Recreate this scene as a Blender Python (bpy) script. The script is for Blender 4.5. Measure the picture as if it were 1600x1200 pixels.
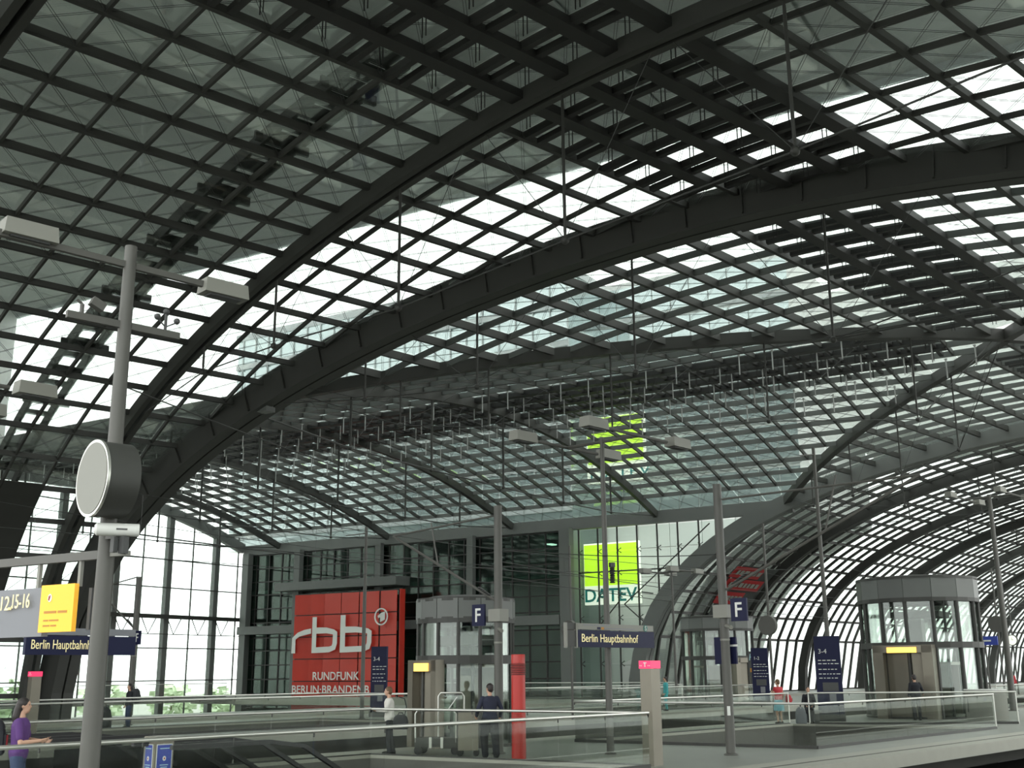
import bpy, bmesh, math, random
from mathutils import Vector, Matrix
random.seed(7)
for _o in list(bpy.data.objects): bpy.data.objects.remove(_o)
S = bpy.context.scene
COL = S.collection
PI = math.pi
# ------------------------------------------------------------------ camera
cam_d = bpy.data.cameras.new('camera'); cam = bpy.data.objects.new('camera', cam_d); COL.objects.link(cam)
RC = ((0.5282244, -0.2063478, -0.8236501), (-0.8490704, -0.1370918, -0.5101816), (-0.0076408, 0.9688273, -0.2476191))
cam.matrix_world = Matrix.Translation((0, 0, 2.06)) @ Matrix(RC).to_4x4()
cam_d.sensor_width = 36.0; cam_d.lens = 36.0 * 1750 / 1600; cam_d.clip_end = 2000
S.camera = cam
# ------------------------------------------------------------------ sky, light, exposure
W = bpy.data.worlds.new('overcast_sky'); S.world = W; W.use_nodes = True
bg = W.node_tree.nodes['Background']; bg.inputs[0].default_value = (0.975, 1.0, 0.975, 1); bg.inputs[1].default_value = 3.2
S.view_settings.view_transform = 'Standard'; S.view_settings.look = 'None'
S.view_settings.exposure = 0.0; S.view_settings.gamma = 1.0
S.view_settings.use_curve_mapping = False
# ------------------------------------------------------------------ materials
def mat(name, col, rough=0.6, metal=0.0, noise=0.0, scale=3.0, emit=None, estr=1.0, bump=0.0, spec=0.5):
    m = bpy.data.materials.new(name); m.use_nodes = True
    nt = m.node_tree; b = nt.nodes['Principled BSDF']
    b.inputs['Base Color'].default_value = (*col, 1); b.inputs['Roughness'].default_value = rough
    b.inputs['Metallic'].default_value = metal; b.inputs['Specular IOR Level'].default_value = spec
    if noise or bump:
        tc = nt.nodes.new('ShaderNodeTexCoord'); n = nt.nodes.new('ShaderNodeTexNoise')
        n.inputs['Scale'].default_value = scale; n.inputs['Detail'].default_value = 5
        nt.links.new(tc.outputs['Object'], n.inputs['Vector'])
        if noise:
            r = nt.nodes.new('ShaderNodeMix'); r.data_type = 'RGBA'
            r.inputs[6].default_value = (*[max(0, c * (1 - noise)) for c in col], 1)
            r.inputs[7].default_value = (*[min(1, c * (1 + noise)) for c in col], 1)
            nt.links.new(n.outputs['Fac'], r.inputs[0]); nt.links.new(r.outputs[2], b.inputs['Base Color'])
        if bump:
            bp = nt.nodes.new('ShaderNodeBump'); bp.inputs['Strength'].default_value = bump
            nt.links.new(n.outputs['Fac'], bp.inputs['Height']); nt.links.new(bp.outputs['Normal'], b.inputs['Normal'])
    if emit:
        b.inputs['Emission Color'].default_value = (*emit, 1); b.inputs['Emission Strength'].default_value = estr
    return m
def glass(name, tint, refl=0.06, rough=0.03, dirt=0.0, dirtcol=(0.5, 0.55, 0.52), fres=0.25):
    """thin pane: tinted see-through, a fresnel share of mirror reflection, a little dirt film"""
    m = bpy.data.materials.new(name); m.use_nodes = True; nt = m.node_tree; nt.nodes.clear()
    out = nt.nodes.new('ShaderNodeOutputMaterial'); tr = nt.nodes.new('ShaderNodeBsdfTransparent'); tr.inputs[0].default_value = (*tint, 1)
    gl = nt.nodes.new('ShaderNodeBsdfGlossy'); gl.inputs['Roughness'].default_value = rough; gl.inputs['Color'].default_value = (0.92, 0.96, 0.94, 1)
    lw = nt.nodes.new('ShaderNodeLayerWeight'); lw.inputs['Blend'].default_value = 0.25
    mul = nt.nodes.new('ShaderNodeMath'); mul.operation = 'MULTIPLY_ADD'; mul.inputs[1].default_value = fres; mul.inputs[2].default_value = refl
    nt.links.new(lw.outputs['Fresnel'], mul.inputs[0])
    mx = nt.nodes.new('ShaderNodeMixShader'); nt.links.new(mul.outputs[0], mx.inputs[0])
    nt.links.new(tr.outputs[0], mx.inputs[1]); nt.links.new(gl.outputs[0], mx.inputs[2])
    last = mx
    if dirt:
        df = nt.nodes.new('ShaderNodeBsdfDiffuse'); df.inputs[0].default_value = (*dirtcol, 1)
        tl = nt.nodes.new('ShaderNodeBsdfTranslucent'); tl.inputs[0].default_value = (*dirtcol, 1)
        h = nt.nodes.new('ShaderNodeMixShader'); h.inputs[0].default_value = 0.5
        nt.links.new(df.outputs[0], h.inputs[1]); nt.links.new(tl.outputs[0], h.inputs[2])
        m2 = nt.nodes.new('ShaderNodeMixShader'); m2.inputs[0].default_value = dirt
        nt.links.new(mx.outputs[0], m2.inputs[1]); nt.links.new(h.outputs[0], m2.inputs[2]); last = m2
    nt.links.new(last.outputs[0], out.inputs[0])
    return m
M = {}
M['steel'] = mat('backlit_dark_steel', (0.036, 0.037, 0.033), 0.55, 0.0, 0.15, 1.5)  # mid-grey paint taken darker, so the backlit shade sits in the colour
M['steel_lt'] = mat('light_and_lit_steel', (0.115, 0.123, 0.116), 0.5, 0.0, 0.1, 1.0)  # lighter roof-steel copy with light painted in; also plain light columns and fascias
M['steel_dk'] = mat('dark_steel', (0.018, 0.018, 0.017), 0.5)
M['cable'] = mat('cable_steel', (0.05, 0.052, 0.05), 0.5, 0.2)
M['rod'] = mat('galvanised_rod', (0.45, 0.46, 0.45), 0.4, 0.3)
M['mast'] = mat('mast_paint', (0.082, 0.080, 0.072), 0.5, 0.0, 0.1, 3)
M['lamp'] = mat('lamp_housing_paint', (0.21, 0.21, 0.185), 0.5)
M['roofglass'] = glass('roof_glass', (0.905, 0.925, 0.915), 0.012, 0.02, 0.008, (0.55, 0.58, 0.57), 0.5)
M['wallglass'] = glass('wall_glass', (0.90, 0.94, 0.92), 0.015, 0.02, 0.005)
M['railglass'] = glass('rail_glass', (0.955, 0.968, 0.955), 0.010, 0.02, 0.006)
M['tealglass'] = glass('teal_office_glass', (0.58, 0.70, 0.65), 0.05, 0.03, 0.01)
M['liftglass'] = glass('lift_glass', (0.88, 0.92, 0.89), 0.05, 0.03, 0.01)
M['facade'] = mat('facade_glass_blue', (0.52, 0.60, 0.60), 0.10, 0.65, 0.12, 0.15)
M['facade_added'] = mat('added_dark_glass', (0.10, 0.135, 0.135), 0.15, 0.3, 0.1, 0.2)  # dark tone added for what the far facade mirrors
M['facade_fr'] = mat('facade_frame', (0.50, 0.53, 0.53), 0.5)
M['bldg'] = mat('office_soffit_panel', (0.84, 0.86, 0.83), 0.7, 0, 0.06, 0.12)
M['wallpanel'] = mat('white_wall_panel', (0.74, 0.75, 0.73), 0.6, 0, 0.04, 0.4)
M['floor'] = mat('platform_paving', (0.20, 0.21, 0.185), 0.45, 0, 0.12, 0.8)
M['edge'] = mat('platform_edge_stone', (0.31, 0.31, 0.265), 0.55, 0, 0.08, 2.0)
M['fascia'] = mat('concrete_fascia', (0.12, 0.12, 0.108), 0.7, 0, 0.2, 0.7, bump=0.1, spec=0.1)
M['ballast'] = mat('dark_ballast', (0.011, 0.011, 0.010), 0.95, 0, 0.5, 12, bump=0.6, spec=0.05)
M['rail'] = mat('rail_steel', (0.16, 0.13, 0.10), 0.4, 0.7)
M['chrome'] = mat('brushed_steel', (0.60, 0.60, 0.56), 0.32, 0.85)
M['inox'] = mat('stainless_panel', (0.20, 0.185, 0.15), 0.40, 0.6, 0.1, 2)
M['black'] = mat('black_rubber', (0.012, 0.012, 0.013), 0.6)
M['darkgrey'] = mat('dark_grey_paint', (0.06, 0.062, 0.062), 0.55)
M['red'] = mat('red_panel', (0.50, 0.034, 0.02), 0.35, 0, 0.06, 0.5)
M['redpost'] = mat('red_post_paint', (0.42, 0.02, 0.014), 0.35)
M['white'] = mat('white_print', (0.66, 0.67, 0.64), 0.5)
M['blue'] = mat('navy_sign', (0.010, 0.012, 0.045), 0.5, spec=0.2)
M['bluebr'] = mat('blue_notice', (0.03, 0.055, 0.33), 0.4)
M['yellowtx'] = mat('warm_sign_letter', (0.85, 0.75, 0.42), 0.5, emit=(0.9, 0.75, 0.4), estr=0.25)
M['orange'] = mat('amber_sign', (0.85, 0.42, 0.03), 0.5, emit=(1.0, 0.5, 0.04), estr=0.35)
M['greysign'] = mat('grey_sign', (0.17, 0.175, 0.195), 0.45)
M['lime'] = mat('backlit_lime', (0.5, 0.85, 0.03), 0.5, emit=(0.52, 0.86, 0.03), estr=1.0)
M['backlit'] = mat('backlit_white', (0.85, 0.88, 0.78), 0.5, emit=(0.85, 0.9, 0.74), estr=0.85)
M['tealtx'] = mat('teal_letter', (0.01, 0.22, 0.21), 0.5, emit=(0.01, 0.22, 0.2), estr=0.3)
M['magenta'] = mat('backlit_magenta', (0.85, 0.03, 0.12), 0.4, emit=(0.95, 0.03, 0.12), estr=0.8)
M['warm'] = mat('warm_lamp', (1.0, 0.6, 0.15), 0.5, emit=(1.0, 0.5, 0.08), estr=2.2)
M['greenS'] = mat('green_mark', (0.02, 0.16, 0.13), 0.5)
M['tree'] = mat('haze_bleached_leaves', (0.55, 0.64, 0.46), 0.8, 0, 0.4, 1.0)  # leaves bleached: overexposed haze put into the pale colour
M['bark'] = mat('tree_bark', (0.12, 0.09, 0.06), 0.9)
M['street'] = mat('street_paving', (0.34, 0.34, 0.31), 0.8, 0, 0.1, 0.1)
M['shopdark'] = mat('shop_interior', (0.13, 0.17, 0.15), 0.8, 0, 0.4, 0.3)
M['lampoff'] = mat('office_light', (0.9, 1, 0.9), 0.5, emit=(0.75, 1.0, 0.82), estr=2.0)
# ------------------------------------------------------------------ mesh helpers
def V(*a): return Vector(a)
class MB:
    def __init__(s): s.v = []; s.f = []
    def add(s, vs, fs):
        o = len(s.v); s.v += [tuple(v) for v in vs]; s.f += [tuple(i + o for i in f) for f in fs]; return s
    def box(s, c, d, rz=0.0, m=None):
        x, y, z = d[0] / 2, d[1] / 2, d[2] / 2
        vs = [Vector((sx * x, sy * y, sz * z)) for sz in (-1, 1) for sx, sy in ((-1, -1), (1, -1), (1, 1), (-1, 1))]
        R = m if m is not None else Matrix.Rotation(rz, 3, 'Z')
        vs = [R @ v + Vector(c) for v in vs]
        return s.add(vs, [(3, 2, 1, 0), (4, 5, 6, 7), (0, 1, 5, 4), (1, 2, 6, 5), (2, 3, 7, 6), (3, 0, 4, 7)])
    def sweep(s, pts, w, h, up=(0, 0, 1), top=0.0, closed=False):
        """box section w wide; its top lies 'top' above the line, h deep"""
        pts = [Vector(p) for p in pts]; n = len(pts); up = Vector(up); rings = []
        for i, p in enumerate(pts):
            t = (pts[min(i + 1, n - 1)] - pts[max(i - 1, 0)]).normalized()
            sd = t.cross(up)
            sd = sd.normalized() if sd.length > 1e-5 else Vector((1, 0, 0))
            u = sd.cross(t).normalized()
            rings.append([p + sd * (w / 2) + u * top, p - sd * (w / 2) + u * top, p - sd * (w / 2) + u * (top - h), p + sd * (w / 2) + u * (top - h)])
        vs = [v for r in rings for v in r]; fs = []
        for i in range(n - 1):
            a = i * 4; b = a + 4
            for k in range(4): fs.append((a + k, a + (k + 1) % 4, b + (k + 1) % 4, b + k))
        fs += [(3, 2, 1, 0), tuple(range(4 * n - 4, 4 * n))]
        return s.add(vs, fs)
    def beam(s, p, q, w, h, up=(0, 0, 1), top=None):
        return s.sweep([p, q], w, h, up, h / 2 if top is None else top)
    def tube(s, pts, r, n=8, caps=True):
        pts = [Vector(p) for p in pts]; m = len(pts); rs = r if isinstance(r, (list, tuple)) else [r] * m
        vs = []; prev = None
        for i, p in enumerate(pts):
            t = (pts[min(i + 1, m - 1)] - pts[max(i - 1, 0)])
            t = t.normalized() if t.length > 1e-7 else Vector((0, 0, 1))
            if prev is None:
                a = t.cross(Vector((0, 0, 1)))
                if a.length < 1e-3: a = t.cross(Vector((1, 0, 0)))
            else: a = prev - t * prev.dot(t)
            a.normalize(); prev = a; b = t.cross(a)
            vs += [p + (a * math.cos(2 * PI * k / n) + b * math.sin(2 * PI * k / n)) * rs[i] for k in range(n)]
        fs = []
        for i in range(m - 1):
            for k in range(n): fs.append((i * n + k, i * n + (k + 1) % n, (i + 1) * n + (k + 1) % n, (i + 1) * n + k))
        if caps: fs += [tuple(range(n - 1, -1, -1)), tuple(range((m - 1) * n, m * n))]
        return s.add(vs, fs)
    def lathe(s, prof, c=(0, 0, 0), n=24, a0=0.0, a1=2 * PI, sx=1.0, sy=1.0):
        full = abs(a1 - a0 - 2 * PI) < 1e-6; k = n if full else n + 1; vs = []
        for r, z in prof:
            for i in range(k):
                a = a0 + (a1 - a0) * i / n
                vs.append((c[0] + r * sx * math.cos(a), c[1] + r * sy * math.sin(a), c[2] + z))
        fs = []
        for j in range(len(prof) - 1):
            for i in range(n):
                i2 = (i + 1) % k
                fs.append((j * k + i, j * k + i2, (j + 1) * k + i2, (j + 1) * k + i))
        return s.add(vs, fs)
    def ball(s, c, r, n=12, m=8, m3=None):
        vs = []; R = r if isinstance(r, (tuple, list)) else (r, r, r)
        for j in range(m + 1):
            th = PI * j / m
            for i in range(n):
                a = 2 * PI * i / n
                v = Vector((R[0] * math.sin(th) * math.cos(a), R[1] * math.sin(th) * math.sin(a), R[2] * math.cos(th)))
                if m3 is not None: v = m3 @ v
                vs.append(v + Vector(c))
        fs = [(j * n + i, (j + 1) * n + i, (j + 1) * n + (i + 1) % n, j * n + (i + 1) % n) for j in range(m) for i in range(n)]
        return s.add(vs, fs)
    def prism(s, poly, z0, z1):
        n = len(poly)
        return s.add([(x, y, z0) for x, y in poly] + [(x, y, z1) for x, y in poly],
                     [tuple(range(n - 1, -1, -1)), tuple(range(n, 2 * n))] + [(i, (i + 1) % n, n + (i + 1) % n, n + i) for i in range(n)])
    def plate(s, q, th, nrm=None):
        """flat pane from corner points, thickness th along its normal"""
        q = [Vector(p) for p in q]; nn = Vector(nrm) if nrm is not None else (q[1] - q[0]).cross(q[-1] - q[0])
        if nn.length < 1e-9: return s
        nn = nn.normalized() * th; n = len(q)
        return s.add(q + [p + nn for p in q], [tuple(range(n - 1, -1, -1)), tuple(range(n, 2 * n))] + [(i, (i + 1) % n, n + (i + 1) % n, n + i) for i in range(n)])
    def mesh(s, name, m, smooth=False):
        me = bpy.data.meshes.new(name); me.from_pydata(s.v, [], s.f); me.materials.append(M[m] if isinstance(m, str) else m)
        if smooth:
            me.polygons.foreach_set('use_smooth', [True] * len(me.polygons)); me.set_sharp_from_angle(angle=math.radians(40))
        me.update(); return me
def link(name, me, parent=None, loc=None, rz=0.0):
    o = bpy.data.objects.new(name, me); COL.objects.link(o)
    if parent is not None: o.parent = parent
    if loc is not None: o.location = loc
    if rz: o.rotation_euler = (0, 0, rz)
    return o
def obj(name, mb, m, parent=None, smooth=False, loc=None, rz=0.0):
    return link(name, mb.mesh(name, m, smooth), parent, loc, rz)
def tag(o, label=None, cat=None, group=None, kind=None):
    if label: o['label'] = label
    if cat: o['category'] = cat
    if group: o['group'] = group
    if kind: o['kind'] = kind
    return o
def thing(name, label, cat, loc=(0, 0, 0), rz=0.0, group=None):
    o = bpy.data.objects.new(name, None); COL.objects.link(o); o.location = loc; o.rotation_euler = (0, 0, rz); o.empty_display_size = 0.2
    return tag(o, label, cat, group)
def struct(name, label=None):
    o = bpy.data.objects.new(name, None); COL.objects.link(o); o.empty_display_size = 0.2
    return tag(o, label, None, None, 'structure')
# text as mesh
def text_mesh(body, size, m, ext=0.004, align='LEFT', shear=0.0, sx=1.0, bold=0.0, width=None):
    cu = bpy.data.curves.new('text', 'FONT'); cu.body = body; cu.size = size; cu.extrude = ext; cu.align_x = align; cu.resolution_u = 3
    cu.shear = shear; cu.offset = bold
    o = bpy.data.objects.new('text', cu); COL.objects.link(o)
    bpy.context.view_layer.update()
    me = bpy.data.meshes.new_from_object(o.evaluated_get(bpy.context.evaluated_depsgraph_get()))
    bpy.data.objects.remove(o); bpy.data.curves.remove(cu)
    if sx != 1.0: me.transform(Matrix.Diagonal((sx, 1, 1, 1)))
    if width:
        xs = [v.co.x for v in me.vertices]; k = width / (max(xs) - min(xs)); me.transform(Matrix.Diagonal((k, 1, 1, 1)) @ Matrix.Translation((-min(xs), 0, 0)))
    me.materials.clear(); me.materials.append(M[m]); return me
def frame(org, right, up):
    r = Vector(right).normalized(); u = Vector(up); u = (u - r * u.dot(r)).normalized(); n = r.cross(u)
    return Matrix(((r.x, u.x, n.x, org[0]), (r.y, u.y, n.y, org[1]), (r.z, u.z, n.z, org[2]), (0, 0, 0, 1)))
TXT = []   # (name, mesh args, parent, matrix) resolved at once, early in the file order they are written
def text(name, body, size, m, org, right, up=(0, 0, 1), parent=None, **k):
    me = text_mesh(body, size, m, **k)
    o = bpy.data.objects.new(name, me); COL.objects.link(o)
    F = frame(org, right, up)
    if parent is not None:
        o.parent = parent
        pm = parent.matrix_basis if parent.parent is None else parent.parent.matrix_basis @ parent.matrix_basis
        o.matrix_basis = pm.inverted() @ F
    else: o.matrix_basis = F
    return o
# ------------------------------------------------------------------ roof geometry
def zp(d): return -3 + 21 * max(0.0, 1 - (abs(d) / 36.2) ** 1.8) ** (1 / 2.9)
def zn(x): return 14 + 4 * (1 - ((x - 57.5) / 22.5) ** 2)
PHI = math.atan(0.277); PSI = math.radians(9.0)
E1 = Vector((math.cos(PHI), -math.sin(PHI), 0)); N1 = Vector((math.sin(PHI), math.cos(PHI), 0))
E2 = Vector((math.cos(PSI), -math.sin(PSI), 0)); N2 = Vector((math.sin(PSI), math.cos(PSI), 0))
CA = Vector((35, 11.5, 0)); CB = Vector((80, 2.7, 0)); KS = (2.7 - 11.5) / 45.0
def yc(x): return 11.5 + KS * (x - 35)
def Pw(a, d, dz=0): return CA + E1 * a + N1 * d + Vector((0, 0, zp(d / math.cos(PHI)) + dz))
def Pc(x, d, dz=0): return Vector((x, yc(x) + d, zp(d) + dz))
def Pn(x, y, dz=0): return Vector((x, y, zn(x) + dz))
def Pe(a, d, dz=0): return CB + E2 * a + N2 * d + Vector((0, 0, zp(d / math.cos(PSI)) + dz))
def bisect(f, lo, hi):
    for _ in range(50):
        m = (lo + hi) / 2
        if f(m) > 0: lo = m
        else: hi = m
    return (lo + hi) / 2
def dg(x): return bisect(lambda d: zp(d) - zn(x), 0.0, 36.0)        # groin distance at x
def xg(d): return bisect(lambda x: zp(d) - zn(x), 35.0, 57.5) if zp(d) > 14.0 else 35.0   # west groin x at distance d
# arc-length stations across the vault, spacing 1.78, through d = 4.05
def stations(cosf, start=4.05, lo=-34.5, hi=35.2, step=1.79):
    out = [start]; d = start
    while d < hi:
        sl = (zp((d + .05) / cosf) - zp((d - .05) / cosf)) / .1
        d += step / math.sqrt(1 + sl * sl); out.append(d)
    out[-1] = 36.12 * cosf
    d = start
    while d > lo:
        sl = (zp((d + .05) / cosf) - zp((d - .05) / cosf)) / .1
        d -= step / math.sqrt(1 + sl * sl); out.insert(0, d)
    return out
GAP = 0.10
def pane_rows(parent, cells, limit, T):
    """cells: list of (key, shift, quad, order). Quads that share a key share one mesh; the nearest 'limit' are single panes, the rest one part"""
    cells.sort(key=lambda c: c[3]); cache = {}; rest = MB()
    for i, (key, shift, quad, _) in enumerate(cells):
        if i < limit:
            if key is None:
                m = MB(); m.plate(quad, 0.03); 
                if not m.f: continue
                obj('pane', m, 'roofglass', parent)
            else:
                if key not in cache:
                    m = MB(); m.plate([Vector(q) - shift for q in quad], 0.03); cache[key] = m.mesh('pane', 'roofglass')
                link('pane', cache[key], parent, shift)
        else: rest.plate(quad, 0.03)
    if rest.f: tag(obj('roof_panes', rest, 'roofglass', parent), kind='stuff')
def shrink(q, g=GAP):
    c = sum((Vector(p) for p in q), Vector()) / len(q)
    return [Vector(p) + (c - Vector(p)) * (g / max((Vector(p) - c).length, 1e-3)) for p in q]
CAMP = Vector((0, 0, 2.06))
def bracing(name, quads, parent, r=0.008, off=-0.12):
    m = MB()
    for q in quads:
        dz = Vector((0, 0, off))
        for a, b, c in ((0, 2, 1), (1, 3, 0)):
            p0, p1 = Vector(q[a]) + dz, Vector(q[b]) + dz
            sd = (p1 - p0).cross(Vector((0, 0, 1))); 
            if sd.length < 1e-4: continue
            sd = sd.normalized() * 0.035
            for s_ in (-1, 1): m.tube([p0 + sd * s_, p1 + sd * s_], r, 3, False)
    tag(obj(name, m, 'cable', parent), kind='stuff')
def arch_girder(parent, f, ds, width, depth, top, m='steel', name='arch', stiff=None, gap=None, up=None):
    """twin box girder along f(d)"""
    pts = [f(d) for d in ds]
    g = MB()
    t = (pts[len(pts) // 2 + 1] - pts[len(pts) // 2 - 1]); t.z = 0; sd = t.normalized().cross(Vector((0, 0, 1)))
    for s_ in (-1, 1):
        off = sd * s_ * (width / 4 + (gap or 0) / 2)
        g.sweep([p + off for p in pts], width / 2, depth, (0, 0, 1), top)
    o = obj(name, g, m, parent)
    if stiff:
        st = MB()
        for d in stiff:
            p = f(d); q = (f(d + .1) - f(d - .1)).normalized(); u = sd.cross(q); u = u if u.z > 0 else -u
            for s_ in (-1, 1):
                R = Matrix((q, sd, u)).transposed()
                st.box(p + sd * s_ * (width / 2 + (gap or 0) / 2 + .04) + u * (top - depth * .5), (.05, .16, depth * .86), m=R)
        obj('stiffener', st, m, o)
    return o
def bow(parent, f, items, ends, r=0.045, rc=0.025, drop=0.5):
    """struts under an arch with a cable through their feet; items (d, z_foot)"""
    feet = []
    for d, zf in items:
        p = f(d); b = Vector((p.x, p.y, zf)); feet.append(b)
        m = MB(); m.tube([p - Vector((0, 0, drop)), p - Vector((0, 0, drop + .3)), b + Vector((0, 0, .25)), b], [r * .8, r, r, r * .5], 8); m.ball(b, 0.12, 8, 6)
        obj('strut', m, 'steel', parent, True)
    line = [f(ends[0]) - Vector((0, 0, drop))] + feet + [f(ends[1]) - Vector((0, 0, drop))]
    m = MB()
    for a, b in zip(line[:-1], line[1:]): m.tube([a, b], rc, 6)
    obj('tension_rod', m, 'cable', parent, True)
    m = MB()
    for i, b in enumerate(feet):
        for j in (-1, 1):
            d = items[i][0] + j * 3.2
            m.tube([b, f(d) - Vector((0, 0, .4))], 0.012, 4)
    obj('stay_cable', m, 'cable', parent, True)
# ---------------- west vault
DW = stations(math.cos(PHI)); AK = [-35.45 + 1.75 * k for k in range(0, 27)]
def amax(d): return -d * math.tan(PHI)
cw = struct('ceiling_west', 'glazed barrel vault of square panes over the near platforms')
def clipa(a, d): return min(a, amax(d) - 0.25)
for d in DW:
    a1 = amax(d) - 0.2
    m = MB(); m.sweep([Pw(AK[0] - 1, d), Pw(a1, d)], 0.155, 0.22, (0, 0, 1), 0.0); obj('purlin', m, 'steel', cw)
for a in AK:
    ds = [d for d in DW if d > -30 and a < amax(d) - 0.3]
    if len(ds) < 2: continue
    hi = ds[-1]
    if ds[-1] < DW[-1]: hi = min(-a / math.tan(PHI) - 0.8, DW[-1])
    pts = []
    for i in range(len(ds) - 1): pts += [Pw(a, ds[i])]
    pts += [Pw(a, ds[-1])]
    if hi > ds[-1] + .1: pts.append(Pw(a, hi))
    m = MB(); m.sweep(pts, 0.085, 0.17, (0, 0, 1), -0.02); obj('rafter', m, 'steel', cw)
cells = []; bq = []
for k in range(len(AK) - 1):
    for j in range(len(DW) - 1):
        a0, a1, d0, d1 = AK[k], AK[k + 1], DW[j], DW[j + 1]
        if a0 > amax(d0) - .3 and a0 > amax(d1) - .3: continue
        full = a1 <= amax(d0) - .25 and a1 <= amax(d1) - .25
        q = [Pw(a0, d0), Pw(min(a1, amax(d0) - .25) if not full else a1, d0), Pw(min(a1, amax(d1) - .25) if not full else a1, d1), Pw(a0, d1)]
        vis = q[0].y > 0.10 * q[0].x - 2.5 and a0 > -25
        order = (q[0] - CAMP).length + (0 if vis else 500)
        cells.append(((('w', j) if full else None), E1 * a0, shrink(q, .03), order))
        if vis: bq.append(q)
pane_rows(cw, cells, 300, None)
bracing('bracing_cable', bq, cw)
dsx = [-34 + i * 1.0 for i in range(0, 69)] + [34.6, 34.85]
a1 = arch_girder(cw, lambda d: Pw(-10.75, d), dsx, 0.44, 0.55, -0.02, gap=0.16)
bow(cw, lambda d: Pw(-10.75, d, -.2), [(-15.2, 13.2), (-8.1, 13.06), (-1.0, 13.08), (6.3, 13.0), (13.7, 13.4), (19.0, 13.5)], (-24, 24))
arch_girder(cw, lambda d: Pw(-23.2, d), dsx, 0.44, 0.55, -0.02, gap=0.16)
dcl = [29.2 + i * .6 for i in range(10)] + [34.85]
for k in range(len(AK) - 1):
    if not -25 < AK[k] < -14.2: continue
    m = MB()
    for a_, b_ in zip(dcl[:-1], dcl[1:]): m.plate([Pw(AK[k], a_, -.35), Pw(AK[k + 1] - .04, a_, -.35), Pw(AK[k + 1] - .04, b_, -.35), Pw(AK[k], b_, -.35)], .05)
    obj('cladding_panel', m, 'steel', cw)
# maintenance gantry lying on the outside of the roof, between the arches
gm = thing('maintenance_gantry', 'stepped curved service gantry lying outside on the near glass roof', 'gantry', (0, 0, 0))
gp = [Pw(-14.3, d, 0.75) for d in [2 + i * .9 for i in range(0, 36)]]
for s_ in (-1, 1):
    m = MB(); m.sweep([p + E1 * .55 * s_ for p in gp], 0.12, 0.45); obj('side_rail', m, 'steel', gm)
for i in range(0, len(gp) - 1):
    p, q = gp[i], gp[i + 1]; c = (p + q) / 2
    m = MB(); m.box(c + Vector((0, 0, -.1)), (1.05, 0.86, 0.05), -PHI); obj('tread', m, 'steel', gm)
    if i % 4 == 2:
        m = MB(); m.box(c + E1 * .1 + Vector((0, 0, -.25)), (1.9, .12, .3), -PHI); obj('cross_beam', m, 'steel', gm)
# ridge vents: deep troughs along the purlins, a second bar beside each rafter, short actuator rods
def vent_unit(P00, P10, P01, P11, slim=0.30, wid=0.46):
    m = MB()
    def L(u, v): return (P00 * (1 - u) + P10 * u) * (1 - v) + (P01 * (1 - u) + P11 * u) * v
    dz = Vector((0, 0, -.12))
    m.sweep([L(0, 0.0) + dz, L(1, 0.0) + dz], wid, 0.26)
    m.sweep([L(slim, 0.12) + dz, L(slim, .88) + dz], 0.20, 0.18)
    m.sweep([L(1.0, 0.12) + dz, L(1.0, .88) + dz], 0.18, 0.18)
    for u, v in ((.42, .2), (.42, .28)):
        p = L(u, v); m.tube([p + Vector((0, 0, -.05)), p + Vector((0, 0, -.75))], 0.018, 5)
    return m
row = [j for j in range(len(DW) - 1) if -5.2 < DW[j] < 2.0]
for j in row:
    base = None
    for k in range(len(AK) - 1):
        if AK[k] < -26 or AK[k + 1] > amax(max(DW[j], DW[j + 1])) - .2: continue
        if base is None:
            base = vent_unit(Pw(0, DW[j]), Pw(1.75, DW[j]), Pw(0, DW[j + 1]), Pw(1.75, DW[j + 1])).mesh('vent_flap', 'steel_dk')
        link('vent_flap', base, cw, E1 * AK[k])
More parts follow.
